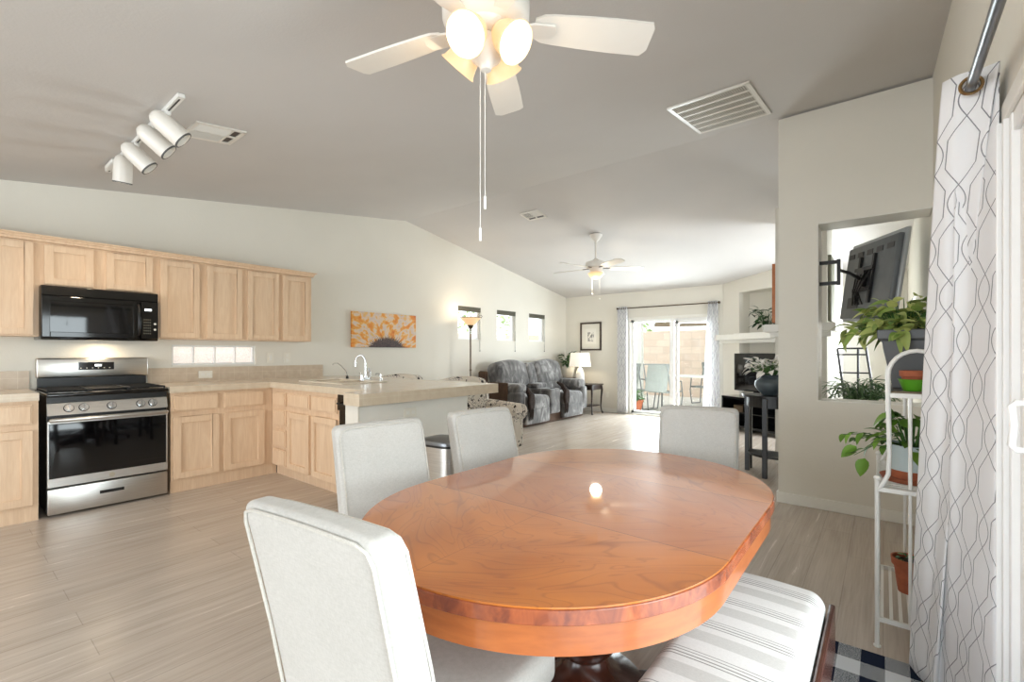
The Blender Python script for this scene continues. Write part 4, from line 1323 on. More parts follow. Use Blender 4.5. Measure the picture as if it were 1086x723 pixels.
# far curtains
t = thing('curtain_rod', 'thin dark curtain rod above the far patio door', 'curtain rod', (-3.2, YB - .07, 2.11))
MB().cyl((-.98, 0, 0), (.93, 0, 0), .011).build('rod', 'bronze', t, smooth=True)
MB().sphere((-.99, 0, 0), .022).sphere((.945, 0, 0), .022).build('finials', 'bronze', t, smooth=True)
for x in (-.9, 0, .88): MB().cyl((x, 0, 0), (x, .07, 0), .007).build('bracket', 'bronze', t)
for lab, xa, xb, grow in (('patterned curtain panel at left side of far patio door', -4.20, -3.98, .0), ('patterned curtain panel at right side of far patio door', -2.44, -2.28, .10)):
    t = thing('curtain', lab, 'curtain', ((xa + xb) / 2, YB - .07, 0), group='curtain panels of the far patio door'); xc = (xa + xb) / 2
    nn = 13
    tp = [(xa - xc + (xb - xa) * k / (nn - 1), .015 * (-1) ** k) for k in range(nn)]
    bt_ = [((xa - grow * 1.0) - xc + (xb - xa + grow * 1.4) * k / (nn - 1), .018 * (-1) ** k) for k in range(nn)]
    loft_curtain(tp, bt_, 2.145, .03, 'trellis_far', parent=t, sub=4, rows=10)
    for k in range(0, nn - 1, 2):
        x = (tp[k][0] + tp[k + 1][0]) / 2
        pts = [(x, .024 * math.cos(a), 2.11 + .024 * math.sin(a)) for a in [2 * PI * q / 12 for q in range(12)]]
        MB().tube(pts, .004, 6, closed=True).build('grommet', 'bronze', t)

# ------------------------------------------------------------------ wall art, frame
t = thing('canvas_painting', 'orange and yellow sunflower canvas on left wall past kitchen', 'painting', (XL + .004, 3.96, 1.297))
MB().bb((0, -.53, 0), (.03, .53, .472)).build('canvas', 'sunflower_paint', t, bevel=.002)
t = thing('framed_picture', 'dark-framed sketch with white mat on the back wall', 'picture', (-4.83, YB, 1.57))
fr = MB(); a, b, k = .245, .295, .032
fr.bb((-a, -.03, -b), (-a + k, 0, b)).bb((a - k, -.03, -b), (a, 0, b)).bb((-a, -.03, -b), (a, 0, -b + k)).bb((-a, -.03, b - k), (a, 0, b))
fr.build('frame', 'frame_dark', t, bevel=.003)
MB().bb((-a + k, -.012, -b + k), (a - k, -.004, b - k)).build('mat_board', 'mat_board', t)
MB().bb((-.12, -.016, -.16), (.12, -.012, .16)).build('sketch', 'sketch_paper', t)

# ------------------------------------------------------------------ sofa
t = thing('reclining_sofa', 'grey velvet two-seat recliner sofa with console under small windows', 'sofa', (-4.93, 6.88, 0))
t.scale = (1.04, 1.10, 1.04)
# local: x depth (front +), y width
FRx = .44


def puff(a, b_):
    return lambda P: V((P.x + a * math.cos(P.y * 4) * (1 if P.x > 0 else 0), P.y, P.z + b_ * math.cos(P.y * 4.5) * (1 if P.z > 0 else 0)))


MB().bb((-.40, -.97, 0), (.34, .97, .30)).build('base_frame', 'brown_suede', t, bevel=.02)
for yc_ in (-.50, .52):
    MB().rbox((.10, yc_, .36), (.66, .62, .22), .07, n=8, fn=puff(.03, .03)).build('seat_cushion', 'grey_velvet', t, smooth=60)
    MB().rbox((.385, yc_, .17), (.08, .62, .24), .03, n=6, fn=puff(.015, 0)).build('footrest', 'grey_velvet', t, smooth=60)
    rot = Euler((0, R(-16), 0))
    MB().rbox((-.20, yc_ + .0, .80), (.24, .80, .42), .085, n=8, rot=rot, fn=puff(.05, .035)).build('head_cushion', 'grey_velvet', t, smooth=60)
    MB().rbox((-.16, yc_, .58), (.22, .64, .28), .09, n=8, rot=rot, fn=puff(.05, .0)).build('lumbar_cushion', 'grey_velvet', t, smooth=60)
MB().rbox((-.19, .02, .80), (.20, .26, .40), .07, n=6, rot=Euler((0, R(-16), 0))).build('console_back', 'grey_velvet', t, smooth=60)
MB().rbox((.10, .01, .36), (.60, .30, .42), .04, n=6).build('console', 'grey_velvet', t, smooth=60)
MB().rbox((-.04, .01, .605), (.34, .28, .09), .035, n=6).build('console_lid', 'grey_velvet', t, smooth=60)
MB().cyl((.33, .01, .571), (.33, .01, .577), .045, seg=18).build('cup_holder', 'black_satin', t)
for s_ in (-1, 1):
    MB().rbox((.06, s_ * .90, .36), (.74, .20, .44), .07, n=8).build('arm', 'grey_velvet', t, smooth=60)
    MB().rbox((.04, s_ * .86, .60), (.72, .25, .15), .07, n=8, fn=puff(.0, .02)).build('arm_pad', 'grey_velvet', t, smooth=60)
MB().rbox((-.10, -.995, .40), (.62, .03, .62), .012, n=2).rbox((-.33, -.97, .66), (.16, .08, .44), .03, n=4).build('outer_side', 'brown_suede', t, smooth=60)
for y, x, z, lab in ((-.90, .47, .33, 'dark brown tasselled throw end hanging from left sofa arm'), (.19, .46, .34, 'dark brown tasselled throw end hanging beside the sofa console')):
    o = MB()
    o.rbox((0, 0, .10), (.06, .16, .26), .028, n=6, fn=lambda P: V((P.x, P.y * (1.1 - .35 * abs(P.z) / .13), P.z)))
    rnd = random.Random(3)
    for k in range(14):
        yy = -.06 + .12 * k / 13
        o.tube([(0, yy, .0), (.008, yy * .9, -.08), (.0, yy * .7 + rnd.uniform(-.01, .01), -.17 - rnd.uniform(0, .05))], [.009, .007, .003], 5)
    o.tube([(-.02, 0, .20), (-.08, -.02, .30), (-.18, -.03, .345)], [.05, .04, .02], 8)
    o = o.build('tasselled_throw', 'brown_fur', loc=(-4.93 + x, 6.98 + y, z), smooth=True)
    tag(o, lab, 'throw', 'brown throw ends on the sofa')


# floral armchairs
def armchair(label, loc, rz):
    c = thing('armchair', label, 'armchair', loc, rz, group='floral armchairs behind the peninsula')     # faces local +X
    MB().rbox((0, 0, .22), (.72, .66, .24), .05, n=6).build('base', 'floral_cloth', c, smooth=60)
    MB().rbox((.05, 0, .40), (.60, .50, .16), .06, n=8, fn=puff(.02, .02)).build('seat_cushion', 'floral_cloth', c, smooth=60)
    MB().rbox((-.31, 0, .585), (.20, .70, .62), .09, n=10, rot=Euler((0, R(-9), 0)), fn=lambda P: V((P.x, P.y * (1 + .03 * P.z), P.z + (.05 * math.cos(P.y * 4.3) if P.z > 0 else 0)))).build('backrest', 'floral_cloth', c, smooth=60)
    for s_ in (-1, 1):
        MB().rbox((.04, s_ * .325, .36), (.66, .13, .40), .05, n=8).build('arm', 'floral_cloth', c, smooth=60)
        MB().cyl((-.25, s_ * .335, .575), (.38, s_ * .335, .565), .082, .088, seg=20).sphere((.38, s_ * .335, .565), .088, 20, 10, (.25, 1, 1)).build('rolled_arm', 'floral_cloth', c, smooth=60)
    for x in (-.3, .3):
        for y in (-.27, .27): MB().cyl((x, y, 0), (x, y, .11), .018, .028, seg=10).build('leg', 'wood_leg', c)
    return c


a1 = armchair('cream floral armchair behind the peninsula, arm showing past dining chair', (-3.62, 3.90, 0), -14)
a2 = dup(a1, (-4.72, 3.86, 0), -10, 'cream floral armchair whose top shows behind the faucet')

# floor lamp
t = thing('floor_lamp', 'dark bronze torchiere floor lamp with glowing glass bowl', 'floor lamp', (-5.12, 5.35, 0))
MB().lathe([(.14, 0), (.14, .015), (.05, .03), (.014, .05)], seg=24).build('base', 'bronze', t, smooth=True)
MB().cyl((0, 0, .04), (0, 0, 1.62), .013).sphere((0, 0, .95), .02, 12, 8).build('pole', 'bronze', t, smooth=True)
MB().lathe([(.014, 1.60), (.03, 1.62), (.055, 1.66), (.075, 1.70), (.07, 1.70), (.02, 1.635)], seg=24).build('cup', 'bronze', t, smooth=True)
MB().lathe([(.02, 1.64), (.07, 1.67), (.12, 1.73), (.165, 1.775), (.16, 1.778), (.115, 1.737), (.06, 1.68), (.0, 1.66)], seg=28).build('glass_bowl', 'lit_glass', t, smooth=True)
sc = MB()
for k in range(8):
    a = 2 * PI * k / 8; c_, s_ = math.cos(a), math.sin(a)
    sc.tube([(.165 * c_, .165 * s_, 1.775), (.185 * c_, .185 * s_, 1.80), (.17 * c_, .17 * s_, 1.82), (.15 * c_, .15 * s_, 1.81)], .004, 6)
sc.tube([(.168 * math.cos(2 * PI * k / 24), .168 * math.sin(2 * PI * k / 24), 1.778) for k in range(24)], .005, 6, closed=True)
sc.build('scroll_rim', 'bronze', t, smooth=True)
point('torchiere_bulb', (-5.12, 5.35, 1.83), 2.6, (1, .84, .62), .04)


# end tables, lamp, plant in corner
def endtable(label, x, y, w_, d_, h_, mat, cab=True):
    e_ = thing('end_table', label, 'table', (x, y, 0))
    MB().rbox((0, 0, h_ - .012), (w_, d_, .024), .008, n=2).build('tabletop', mat, e_, smooth=60)
    MB().bb((-w_ / 2 + .03, -d_ / 2 + .03, h_ - .11), (w_ / 2 - .03, d_ / 2 - .03, h_ - .024)).build('apron', mat, e_, bevel=.003)
    for sx in (-1, 1):
        for sy in (-1, 1):
            p = V((sx * (w_ / 2 - .035), sy * (d_ / 2 - .035), 0)); o_ = V((sx, sy, 0)).normalized()
            pts = [p + V((0, 0, h_ - .03)), p + o_ * .015 + V((0, 0, h_ - .12)), p + o_ * .0 + V((0, 0, h_ * .55)), p - o_ * .012 + V((0, 0, h_ * .25)), p + o_ * .005 + V((0, 0, .06)), p + o_ * .03 + V((0, 0, .015))]
            MB().tube(pts, [.022, .024, .017, .013, .012, .018], 8).build('leg', mat, e_, smooth=True)
    if cab: MB().bb((-w_ / 2 + .06, -d_ / 2 + .06, .16), (w_ / 2 - .06, d_ / 2 - .06, .175)).build('shelf', mat, e_)
    return e_


endtable('dark wood end table with curved legs beside the sofa', -4.70, 8.27, .56, .46, .60, 'wood_leg')
endtable('reddish wood table in the corner under the plant', -5.22, 8.43, .36, .36, .70, 'wood_dark', False)
t = thing('table_lamp', 'white ceramic table lamp with pale drum shade on end table', 'lamp', (-4.84, 8.28, .60))
MB().lathe([(.085, 0), (.09, .01), (.092, .10), (.085, .20), (.055, .29), (.02, .33), (.012, .35)], seg=28).build('lamp_base', 'ceramic_white', t, smooth=True)
MB().lathe([(.225, .345), (.19, .625), (.187, .625), (.222, .345)], seg=32, cap=False).build('lamp_shade', 'lit_shade', t, smooth=True)
MB().cyl((0, 0, .33), (0, 0, .64), .006).sphere((0, 0, .645), .012).build('harp', 'bronze', t, smooth=True)
point('table_lamp_bulb', (-4.84, 8.28, 1.08), 2.2, (1, .86, .66), .04)


def leaf_shape(L, w_, fold=.15, droop=.25, seg=6):
    """leaf from origin along +X; returns verts, faces"""
    vs = []; fs = []
    for k in range(seg + 1):
        s_ = k / seg; x = L * s_
        ww = w_ * (math.sin(PI * min(1, s_ ** .75)) ** .8) if 0 < s_ < 1 else 0.0
        z = -droop * L * s_ * s_
        vs += [(x, -ww / 2, z + fold * ww), (x, 0, z), (x, ww / 2, z + fold * ww)]
    for k in range(seg):
        a = 3 * k; fs += [(a, a + 3, a + 4, a + 1), (a + 1, a + 4, a + 5, a + 2)]
    return vs, fs


def bush(center, spec, seed, stems=True, xmax=99):
    """spec: list of (n, rx, ry, z0, z1, leafL, leafW, droop); leaves on stems that leave the pot's middle"""
    rnd = random.Random(seed); L_ = MB(); S_ = MB(); c = V(center)
    for (n, rx, ry, z0_, z1_, ll, lw, dr) in spec:
        for k in range(n):
            a = rnd.uniform(0, 2 * PI); rr = math.sqrt(rnd.random())
            p = c + V((rx * rr * math.cos(a), ry * rr * math.sin(a), rnd.uniform(z0_, z1_)))
            l = ll * rnd.uniform(.7, 1.2); w_ = lw * rnd.uniform(.75, 1.15)
            vs, fs = leaf_shape(l, w_, .15, dr * rnd.uniform(.4, 1.5))
            m = Matrix.Translation(p) @ Matrix.Rotation(a + rnd.uniform(-.9, .9), 4, 'Z') @ Matrix.Rotation(rnd.uniform(-.9, .5), 4, 'Y') @ Matrix.Rotation(rnd.uniform(-.7, .7), 4, 'X')
            if max((m @ V(q)).x for q in vs) > xmax: continue
            L_.add(vs, fs, m)
            if stems:
                b = c + V((.25 * rx * rr * math.cos(a), .25 * ry * rr * math.sin(a), 0)); md = (b + p) / 2 + V((0, 0, abs(p.z - b.z) * .25 + .02))
                S_.tube([b, md, p], [.003, .0022, .0012], 5)
    return L_, S_


def potted(name, label, cat, loc, potprof, potmat, spec, seed, leafmat_, soil_z, group=None, sq=None):
    t_ = thing(name, label, cat, loc, group=group)
    if sq is None:
        MB().lathe(potprof, seg=28).build('pot', potmat, t_, smooth=35)
        r_ = max(.02, potprof[-2][0] - .012); MB().cyl((0, 0, soil_z - .01), (0, 0, soil_z), r_ * .93, seg=24).build('soil', 'soil', t_)
    l_, s_ = bush((0, 0, soil_z), spec, seed)
    o_ = l_.build('foliage', leafmat_, t_, smooth=True); s_.build('stems', leafmat_, t_)
    return t_


potted('potted_plant', 'leafy green plant in white pot on the corner table', 'plant', (-5.22, 8.43, .70), [(.10, 0), (.11, .01), (.15, .22), (.155, .235), (.14, .235), (.13, .2)], 'pot_white',
       [(80, .12, .12, .04, .30, .11, .05, .3)], 5, 'leaf_green', .215)

# ------------------------------------------------------------------ right middle ground
t = thing('console_table', 'black half-moon table with lower shelf behind the plant wall corner', 'table', (-.84, 5.42, 0))


def halfdisc(r, n=24):
    return [(r * math.cos(-PI * k / n), r * math.sin(-PI * k / n)) for k in range(n + 1)]


MB().prism([(.33 * math.cos(PI + PI * k / 24), .40 * math.sin(PI + PI * k / 24)) for k in range(25)], .775, .80).build('tabletop', 'black_satin', t, bevel=.003)
MB().prism([(.29 * math.cos(PI + PI * k / 24), .36 * math.sin(PI + PI * k / 24)) for k in range(25)], .68, .775).build('apron', 'black_satin', t)
MB().prism([(.28 * math.cos(PI + PI * k / 24), .35 * math.sin(PI + PI * k / 24)) for k in range(25)], .19, .21).build('shelf', 'black_satin', t)
for (x, y) in ((-.27, -.09), (-.06, -.355), (.2, -.27), (-.27, .02)):
    MB().bb((x - .022, y - .022, 0), (x + .022, y + .022, .775)).build('leg', 'black_satin', t, bevel=.003)
t = thing('vase', 'slate grey ceramic vase of white blossoms on black half-moon table', 'vase', (-.88, 5.20, .80))
MB().lathe([(.06, 0), (.07, .01), (.11, .05), (.135, .10), (.13, .14), (.10, .165), (.085, .18), (.10, .20), (.095, .205), (.075, .18)], seg=32).build('vase_body', 'vase_slate', t, smooth=50)
l_, s_ = bush((0, 0, .18), [(100, .19, .16, .03, .19, .075, .05, .3)], 8)
l_.build('blossoms', 'petal', t, smooth=True); s_.build('stems', 'leaf_green', t)
# low media stand and television in the fireplace recess
ang = math.degrees(math.atan2(u.y, u.x))
pt = P0 + u * .98 + nrm * .28
t = thing('media_stand', 'low black media stand under the television at fireplace', 'stand', (pt.x, pt.y, 0), ang)
MB().bb((-.52, -.19, .50), (.52, .19, .53)).bb((-.52, -.19, .06), (.52, .19, .09)).bb((-.50, -.17, .28), (.50, .17, .295)).bb((-.52, .17, .06), (.52, .19, .5)).build('shelves', 'black_gloss', t)
for x in (-.505, 0, .505): MB().bb((x - .015, -.19, 0), (x + .015, .19, .50)).build('upright', 'black_satin', t)
MB().bb((-.30, -.16, .295), (-.12, .1, .40)).build('speaker_box', 'bronze', t, bevel=.004)
pt2 = P0 + u * .95 + nrm * .25
t = thing('television', 'black flat television on the low media stand', 'television', (pt2.x, pt2.y, .53), ang)
MB().rbox((0, 0, .385), (.86, .045, .60), .008, n=2).build('screen', 'black_gloss', t, smooth=60)
MB().bb((-.05, -.015, .02), (.05, .015, .10)).prism([(-.16, -.09), (.16, -.09), (.12, .09), (-.12, .09)], 0, .015).build('stand_foot', 'black_satin', t)
# plant in the niche
pt3 = P0 + u * .82 + nrm * -.10
potted('potted_plant', 'dark trailing plant in a small pot on the mantel niche', 'plant', (pt3.x, pt3.y, 1.545), [(.055, 0), (.075, .12), (.07, .12), (.06, .10)], 'pot_white',
       [(60, .20, .14, .0, .28, .11, .05, .5)], 11, 'leaf_dark', .11)
# edge-on wooden wall board on the chimney column
t = MB().bb((-.02, -.26, 0), (.02, .26, .66)).build('wooden_wall_board', 'bamboo', loc=(-.957, 6.16, 1.56), bevel=.004)
tag(t, 'tall orange wooden board hung edge-on above the fireplace mantel', 'wall hanging')
t = MB().bb((-.015, -.22, 0), (.015, .22, .70)).build('wall_board', 'board_sage', loc=(-.443, 6.16, 1.56), bevel=.004)
tag(t, 'grey-green board on chimney column seen behind the TV bracket', 'wall hanging')

# wall-mounted television seen from behind
t = thing('television', 'television on a swing arm mount, seen from behind through opening', 'television', (-.10, 5.1, 1.75))
BL, TL, BR, TR = V((-.338, 5.60, 1.575)), V((-.235, 5.60, 2.21)), V((.055, 4.70, 1.425)), V((.125, 4.70, 2.25))
o0 = V((-.10, 5.1, 1.75))
wv = ((BR - BL) + (TR - TL)) * .5; hv = ((TL - BL) + (TR - BR)) * .5
W_, H_ = wv.length, hv.length; ex = wv.normalized(); ez = (hv - ex * hv.dot(ex)).normalized(); ey = ez.cross(ex)
cen = (BL + TL + BR + TR) / 4 - o0
TM = Matrix(((ex.x, ey.x, ez.x, cen.x), (ex.y, ey.y, ez.y, cen.y), (ex.z, ey.z, ez.z, cen.z), (0, 0, 0, 1)))


def tvpart(mb, name, mat, **kw):
    mb.v = [TM @ p for p in mb.v]; return mb.build(name, mat, t, **kw)


tvpart(MB().rbox((0, .03, 0), (W_, .03, H_), .008, n=2), 'bezel', 'tv_silver', smooth=60)
tvpart(MB().rbox((0, .0, -.01), (W_ - .05, .045, H_ - .06), .015, n=2), 'back_shell', 'tv_back', smooth=60)
pm = MB()
for x in (-.13, .13): pm.box((x, -.034, 0), (.035, .02, .42))
for z in (.09, -.09): pm.box((0, -.05, z), (.34, .015, .03))
pm.box((0, -.06, 0), (.14, .03, .14))
tvpart(pm, 'mount_plate', 'black_iron')
for k in range(5): tvpart(MB().box((-.36 + k * .18, -.023, .24), (.11, .006, .045)), 'vent_grille', 'black_satin')
tvpart(MB().box((-.2, -.024, -.2), (.22, .006, .10)), 'connector_panel', 'black_satin')
cb = MB()
for s_ in (-.06, .0, .07, .14): cb.tube([(s_, -.05, .07), (s_ + .05, -.10, .0), (s_ * .5 - .02, -.09, -.12), (s_ - .10, -.04, -.22)], .006, 6)
tvpart(cb, 'cables', 'black_satin')
pc = TM @ V((0, -.07, 0))
arm = MB()
for z in (.02, .185):
    arm.bb((-.40 - o0.x, 4.44 - o0.y, 1.752 + z - .013 - o0.z), (-.27 - o0.x, 4.47 - o0.y, 1.752 + z + .013 - o0.z))
arm.bb((-.285 - o0.x, 4.435 - o0.y, 1.755 - o0.z), (-.262 - o0.x, 4.475 - o0.y, 1.955 - o0.z))
arm.tube([(-.27 - o0.x, 4.455 - o0.y, 1.87 - o0.z), (-.22 - o0.x, 4.65 - o0.y, 1.87 - o0.z), pc], .013, 8)
arm.build('swing_arm', 'black_iron', t)

# ladder shelf
t = thing('ladder_shelf', 'black metal ladder shelf seen through the wall opening', 'shelf', (-.17, 6.95, 0))
lg = [((-.21, -.02, 0), (-.31, 0, 1.28)), ((.13, -.02, 0), (-.03, 0, 1.28)), ((-.10, .14, 0), (-.10, .10, 1.24))]
lg = [((-.12, 0, 0), (-.27, 0, 1.27)), ((-.07, .12, 0), (-.07, .12, 1.27)), ((.17, 0, 0), (.01, 0, 1.27))]
for a, b in lg: MB().cyl(a, b, .013, seg=8).build('leg', 'black_iron', t)
for z in (.30, .55, .78, .98, 1.20):
    k = z / 1.27; xa = -.12 - .15 * k; xb = .17 - .16 * k
    MB().cyl((xa - .02, 0, z), (xb, 0, z), .009, seg=8).build('rung', 'black_iron', t)
MB().bb((-.27, -.02, 1.265), (.02, .14, 1.285)).build('top_board', 'black_satin', t)
potted('potted_plant', 'fine-leaved green plant just behind the opening sill', 'plant', (-.15, 5.15, 0), [(.12, 0), (.13, .01), (.17, .70), (.18, .72), (.165, .72), (.15, .69)], 'pot_white',
       [(260, .24, .22, .06, .27, .13, .014, .7)], 21, 'leaf_fern', .705)

# ------------------------------------------------------------------ plant stand
PSX, PSY = -.02, 2.46
t = thing('plant_stand', 'white metal tiered plant stand beside the near curtain', 'plant stand', (PSX, PSY, 0))
dx = .045; x2 = .215; Ln = .61
for i, y in enumerate((0.0, Ln)):
    m = MB()
    m.tube([(0, y, 0), (0, y, .69)], .0085, 10).sphere((0, y, .70), .012, 12, 8).cyl((0, y, 0), (0, y, .006), .013)
    arch = [(0.003, y, .655), (.018, y, .675), (.036, y, .72), (.040, y, .80), (.036, y, 1.05)]
    rr = (x2 - .036) / 2; zc_ = 1.13
    arch += [(.036 + rr - rr * math.cos(k), y, zc_ + rr * 1.1 * math.sin(k)) for k in [PI * q / 12 for q in range(13)]] + [(x2, y, .6), (x2, y, .0)]
    m.tube(arch, .0085, 10)
    m.build('end_frame', 'white_metal', t, smooth=True)
    MB().tube([(.105, y, .67), (.105, y, 1.045)], .007, 8).tube([(.105, y, .12), (.105, y, .65)], .006, 8).build('middle_post', 'white_metal', t, smooth=True)


def shelf(z, x0_, x1_, nsl, along='x', name='shelf'):
    m = MB()
    m.bb((x0_, -.006, z - .018), (x1_, .006, z)).bb((x0_, Ln - .006, z - .018), (x1_, Ln + .006, z)).bb((x0_ - .004, 0, z - .018), (x0_ + .006, Ln, z)).bb((x1_ - .006, 0, z - .018), (x1_ + .004, Ln, z))
    for k in range(nsl):
        if along == 'x':
            y = Ln * (k + .5) / nsl; m.bb((x0_, y - .006, z - .006), (x1_, y + .006, z))
        else:
            x = x0_ + (x1_ - x0_) * (k + .5) / nsl; m.bb((x - .006, 0, z - .006), (x + .006, Ln, z))
    return m.build(name, 'white_metal', t)


shelf(1.055, .036, x2, 16); shelf(.664, 0, x2, 16); shelf(.125, 0, x2, 7, 'y')
MB().bb((.045, .03, 1.055), (x2 - .01, Ln - .03, 1.062)).build('shelf_mat', 'bronze', t)

# long grey planter on the top shelf
t = thing('planter_box', 'long grey planter of lime green leaves on top of stand', 'plant', (.098, 2.86, 1.062))
pb = MB()
vs = []
prof = [(.055, .15, 0), (.085, .19, .18), (.088, .195, .215), (.102, .21, .22), (.104, .212, .262), (.094, .202, .262), (.08, .185, .22)]
for hx, hy, z in prof:
    hx *= 1.17
    vs += [(-hx, -hy, z), (hx, -hy, z), (hx, hy, z), (-hx, hy, z)]
pb.add(vs, [(4 * i + j, 4 * i + (j + 1) % 4, 4 * i + 4 + (j + 1) % 4, 4 * i + 4 + j) for i in range(len(prof) - 1) for j in range(4)] + [(3, 2, 1, 0)])
pb.build('planter', 'pot_grey', t, bevel=.006, smooth=60)
MB().bb((-.082, -.19, .222), (.082, .19, .235)).build('soil', 'soil', t)
l_, s_ = bush((-.02, -.02, .24), [(230, .15, .22, .0, .12, .062, .038, .5), (14, .12, .2, .11, .17, .07, .045, .4), (60, .24, .20, .0, .06, .07, .038, .9)], 31, xmax=.155)
l_.build('foliage', 'leaf_lime', t, smooth=True); s_.build('stems', 'leaf_green', t)

t = thing('green_bowl', 'lime green plastic bowl on top shelf of plant stand', 'bowl', (.098, 2.535, 1.062))
MB().lathe([(.028, 0), (.034, .002), (.050, .048), (.053, .050), (.049, .050), (.032, .008)], seg=24).build('bowl_body', 'bowl_green', t, smooth=60)
t = thing('terracotta_pot', 'small terracotta pot sitting in the lime green bowl', 'pot', (.098, 2.535, 1.072))
MB().lathe([(.030, 0), (.040, .05), (.046, .052), (.047, .075), (.042, .075), (.038, .05), (.0, .045)], seg=24).build('pot', 'terracotta', t, smooth=50)

# mid shelf pothos
t = thing('potted_plant', 'trailing pothos in pale blue pot on middle shelf of stand', 'plant', (.095, 2.66, .664))
MB().lathe([(.095, 0), (.10, .005), (.11, .02), (.105, .02), (.0, .008)], seg=28).build('saucer', 'terracotta', t, smooth=50)
MB().lathe([(.072, .01), (.075, .05)], seg=28).build('pot_foot', 'terracotta', t, smooth=50)
MB().lathe([(.075, .05), (.088, .155), (.092, .16), (.084, .16), (.076, .14)], seg=28).build('pot', 'pot_blue_white', t, smooth=50)
MB().cyl((0, 0, .13), (0, 0, .142), .077, seg=24).build('soil', 'soil', t)
l_, s_ = bush((0, -.01, .14), [(60, .10, .12, .0, .15, .075, .045, .4)], 12, xmax=.16)
# trailing vine to the left
rnd = random.Random(4)
for base, dirn, n_ in ((V((-.05, -.03, .15)), V((-.19, .0, .03)), 9), (V((-.05, -.02, .14)), V((-.15, -.01, -.05)), 6), (V((-.04, 0, .15)), V((-.16, .05, .0)), 7)):
    tip = base + dirn; s_.tube([base, (base + tip) / 2 + V((0, 0, .03)), tip], [.003, .0025, .0015], 5)
    for k in range(n_):
        f_ = (k + .5) / n_; p = base.lerp(tip, f_) + V((0, 0, .03 * math.sin(PI * f_)))
        vs, fs = leaf_shape(.05 * rnd.uniform(.8, 1.25), .032, .15, .4)
        l_.add(vs, fs, Matrix.Translation(p) @ Matrix.Rotation(PI + rnd.uniform(-1.2, 1.2), 4, 'Z') @ Matrix.Rotation(rnd.uniform(-.2, .9), 4, 'Y'))
for p, l2, w2_, rr_ in ((V((-.16, -.02, .08)), .085, .055, 1.3), (V((-.19, -.02, .13)), .08, .05, .7)):
    vs, fs = leaf_shape(l2, w2_, .12, .2); l_.add(vs, fs, Matrix.Translation(p) @ Matrix.Rotation(PI, 4, 'Z') @ Matrix.Rotation(rr_, 4, 'Y') @ Matrix.Rotation(1.2, 4, 'X'))
l_.build('foliage', 'leaf_pothos', t, smooth=True); s_.build('stems', 'leaf_green', t)

t = thing('potted_plant', 'small seedling in terracotta pot on lowest shelf of stand', 'plant', (.092, 2.80, .125))
MB().lathe([(.040, 0), (.055, .12), (.063, .122), (.066, .155), (.060, .155), (.052, .12)], seg=28).build('pot', 'terracotta', t, smooth=50)
MB().cyl((0, 0, .12), (0, 0, .138), .054, seg=20).build('soil', 'soil', t)
l_, s_ = bush((0, 0, .138), [(26, .035, .035, .0, .02, .03, .014, .3)], 2)
l_.build('foliage', 'leaf_green', t, smooth=True)
o = MB().tube([(.07, 2.50, .99), (.075, 2.50, .92), (.095, 2.50, .85)], [.006, .005, .004], 6)
# ------------------------------------------------------------------ patio beyond the far door
struct('ground', MB().bb((-12, YB + WT, -.08), (4, 16, -.02)), 'patio_concrete')
struct('wall_yard', MB().bb((-12, 13.3, -.05), (4, 13.5, 1.86)), 'block_wall')
struct('wall_side_yard', MB().bb((-8.6, -3, -.05), (-8.4, 13.3, 1.72)), 'block_wall')
t = thing('patio_post', 'white patio cover post outside the far glass door', 'post', (-4.98, 11.6, -.02))
MB().bb((-.07, -.07, 0), (.07, .07, 2.75)).build('post', 'patio_post', t, bevel=.004)
MB().bb((-.1, -.1, 0), (.1, .1, .12)).build('post_base', 'patio_post', t)
struct('roof_patio', MB().bb((-5.2, YB + WT, 2.5), (1.0, 12.0, 2.62)), 'patio_post')
t = thing('roller_shade', 'brown cloth roll-up shade hanging under the patio roof', 'shade', (-3.85, 11.9, 2.0))
MB().bb((-.85, -.01, -.02), (2.3, .01, .22)).build('cloth', 'awning_cloth', t)
sw = MB().tube([(-.85 + 3.15 * k / 16, 0, -.05 - .03 * math.sin(PI * k / 16)) for k in range(17)], .04, 8); sw.build('rolled_hem', 'awning_cloth', t, smooth=True)
MB().cyl((-.85, 0, .24), (2.3, 0, .24), .03).bb((-.80, -.01, .24), (-.77, .01, .50)).bb((2.2, -.01, .24), (2.23, .01, .5)).build('head_rail', 'patio_frame', t, smooth=True)


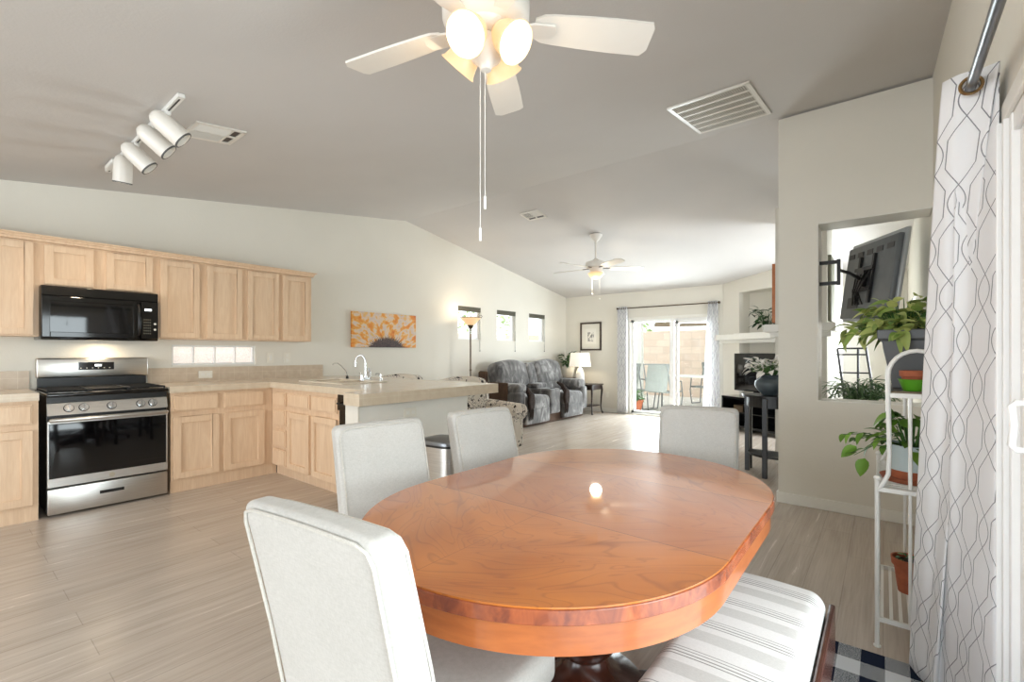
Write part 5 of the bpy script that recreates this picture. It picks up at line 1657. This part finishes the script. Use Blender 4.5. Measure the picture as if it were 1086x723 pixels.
def patio_chair(label, loc, rz):
    c = thing('patio_chair', label, 'patio chair', loc, rz, group='patio dining chairs')   # faces local +Y
    MB().box((0, -.30, .72), (.50, .02, .60), Euler((R(-14), 0, 0))).build('sling_back', 'patio_sling', c, bevel=.005)
    MB().bb((-.25, -.24, .40), (.25, .24, .42)).build('sling_seat', 'patio_sling', c, bevel=.005)
    for s_ in (-1, 1):
        MB().tube([(s_ * .27, -.38, 1.0), (s_ * .27, -.24, .42), (s_ * .27, .24, .43), (s_ * .27, .28, .36), (s_ * .27, .20, .02), (s_ * .27, -.20, .012), (s_ * .27, -.24, .40)], .014, 8).build('side_frame', 'patio_frame', c, smooth=True)
        MB().tube([(s_ * .27, -.31, .68), (s_ * .28, -.10, .66), (s_ * .28, .20, .64), (s_ * .27, .26, .42)], .014, 8).build('armrest', 'patio_frame', c, smooth=True)
    MB().cyl((-.27, -.38, 1.0), (.27, -.38, 1.0), .014).build('top_rail', 'patio_frame', c, smooth=True)
    return c


pc_ = patio_chair('grey sling patio chair at left, close outside the glass', (-4.30, 9.9, -.02), -12)
dup(pc_, (-3.66, 9.80, -.02), -8, 'grey sling patio chair with its back to the glass door')
dup(pc_, (-3.35, 11.75, -.02), 168, 'pale sling patio chair across the patio table')
dup(pc_, (-2.42, 10.35, -.02), 68, 'sling patio chair at right in profile by far curtain')
t = thing('patio_table', 'pale patio dining table outside the far glass door', 'patio table', (-3.50, 10.85, -.02))
MB().rbox((0, 0, .71), (1.1, .8, .03), .01, n=2).build('tabletop', 'patio_post', t, smooth=60)
for x in (-.48, .48):
    for y in (-.34, .34): MB().cyl((x, y, 0), (x, y, .70), .02).build('leg', 'patio_frame', t)
potted('potted_plant', 'small bush in clay pot on the patio outside door', 'plant', (-4.10, 9.35, -.02), [(.10, 0), (.15, .22), (.16, .25), (.14, .25), (.13, .2)], 'terracotta',
       [(90, .16, .16, .02, .24, .09, .03, .4)], 41, 'leaf_fern', .22)
t = thing('louvred_unit', 'pale louvred utility box on the yard wall', 'utility box', (-2.75, 13.27, .55))
MB().bb((-.35, -.12, 0), (.35, 0, 1.2)).build('case', 'patio_post', t)
lv = MB()
for k in range(14): lv.box((0, -.13, .08 + k * .08), (.62, .02, .05), Euler((R(30), 0, 0)))
lv.build('louvres', 'patio_frame', t)
# trees outside
for lab, loc, sc_, sd in (('green tree beyond the yard wall at left of patio door', (-7.0, 14.6, 0), 1.0, 51), ('green tree outside the small windows above the sofa', (-12.5, 8.9, 0), 1.3, 52), ('green bush tree outside the small window behind lamp', (-11.4, 13.0, 0), 1.3, 53)):
    t = thing('tree', lab, 'tree', loc, group='trees beyond the yard walls')
    l_, s_ = bush((0, 0, 1.6 * sc_), [(420, 1.0 * sc_, 1.0 * sc_, -.2, 1.5 * sc_, .26, .13, .3)], sd, stems=False)
    l_.build('foliage', 'far_foliage', t)
    MB().cyl((0, 0, 0), (0, 0, 2.2 * sc_), .09, .05).build('trunk', 'stick', t)
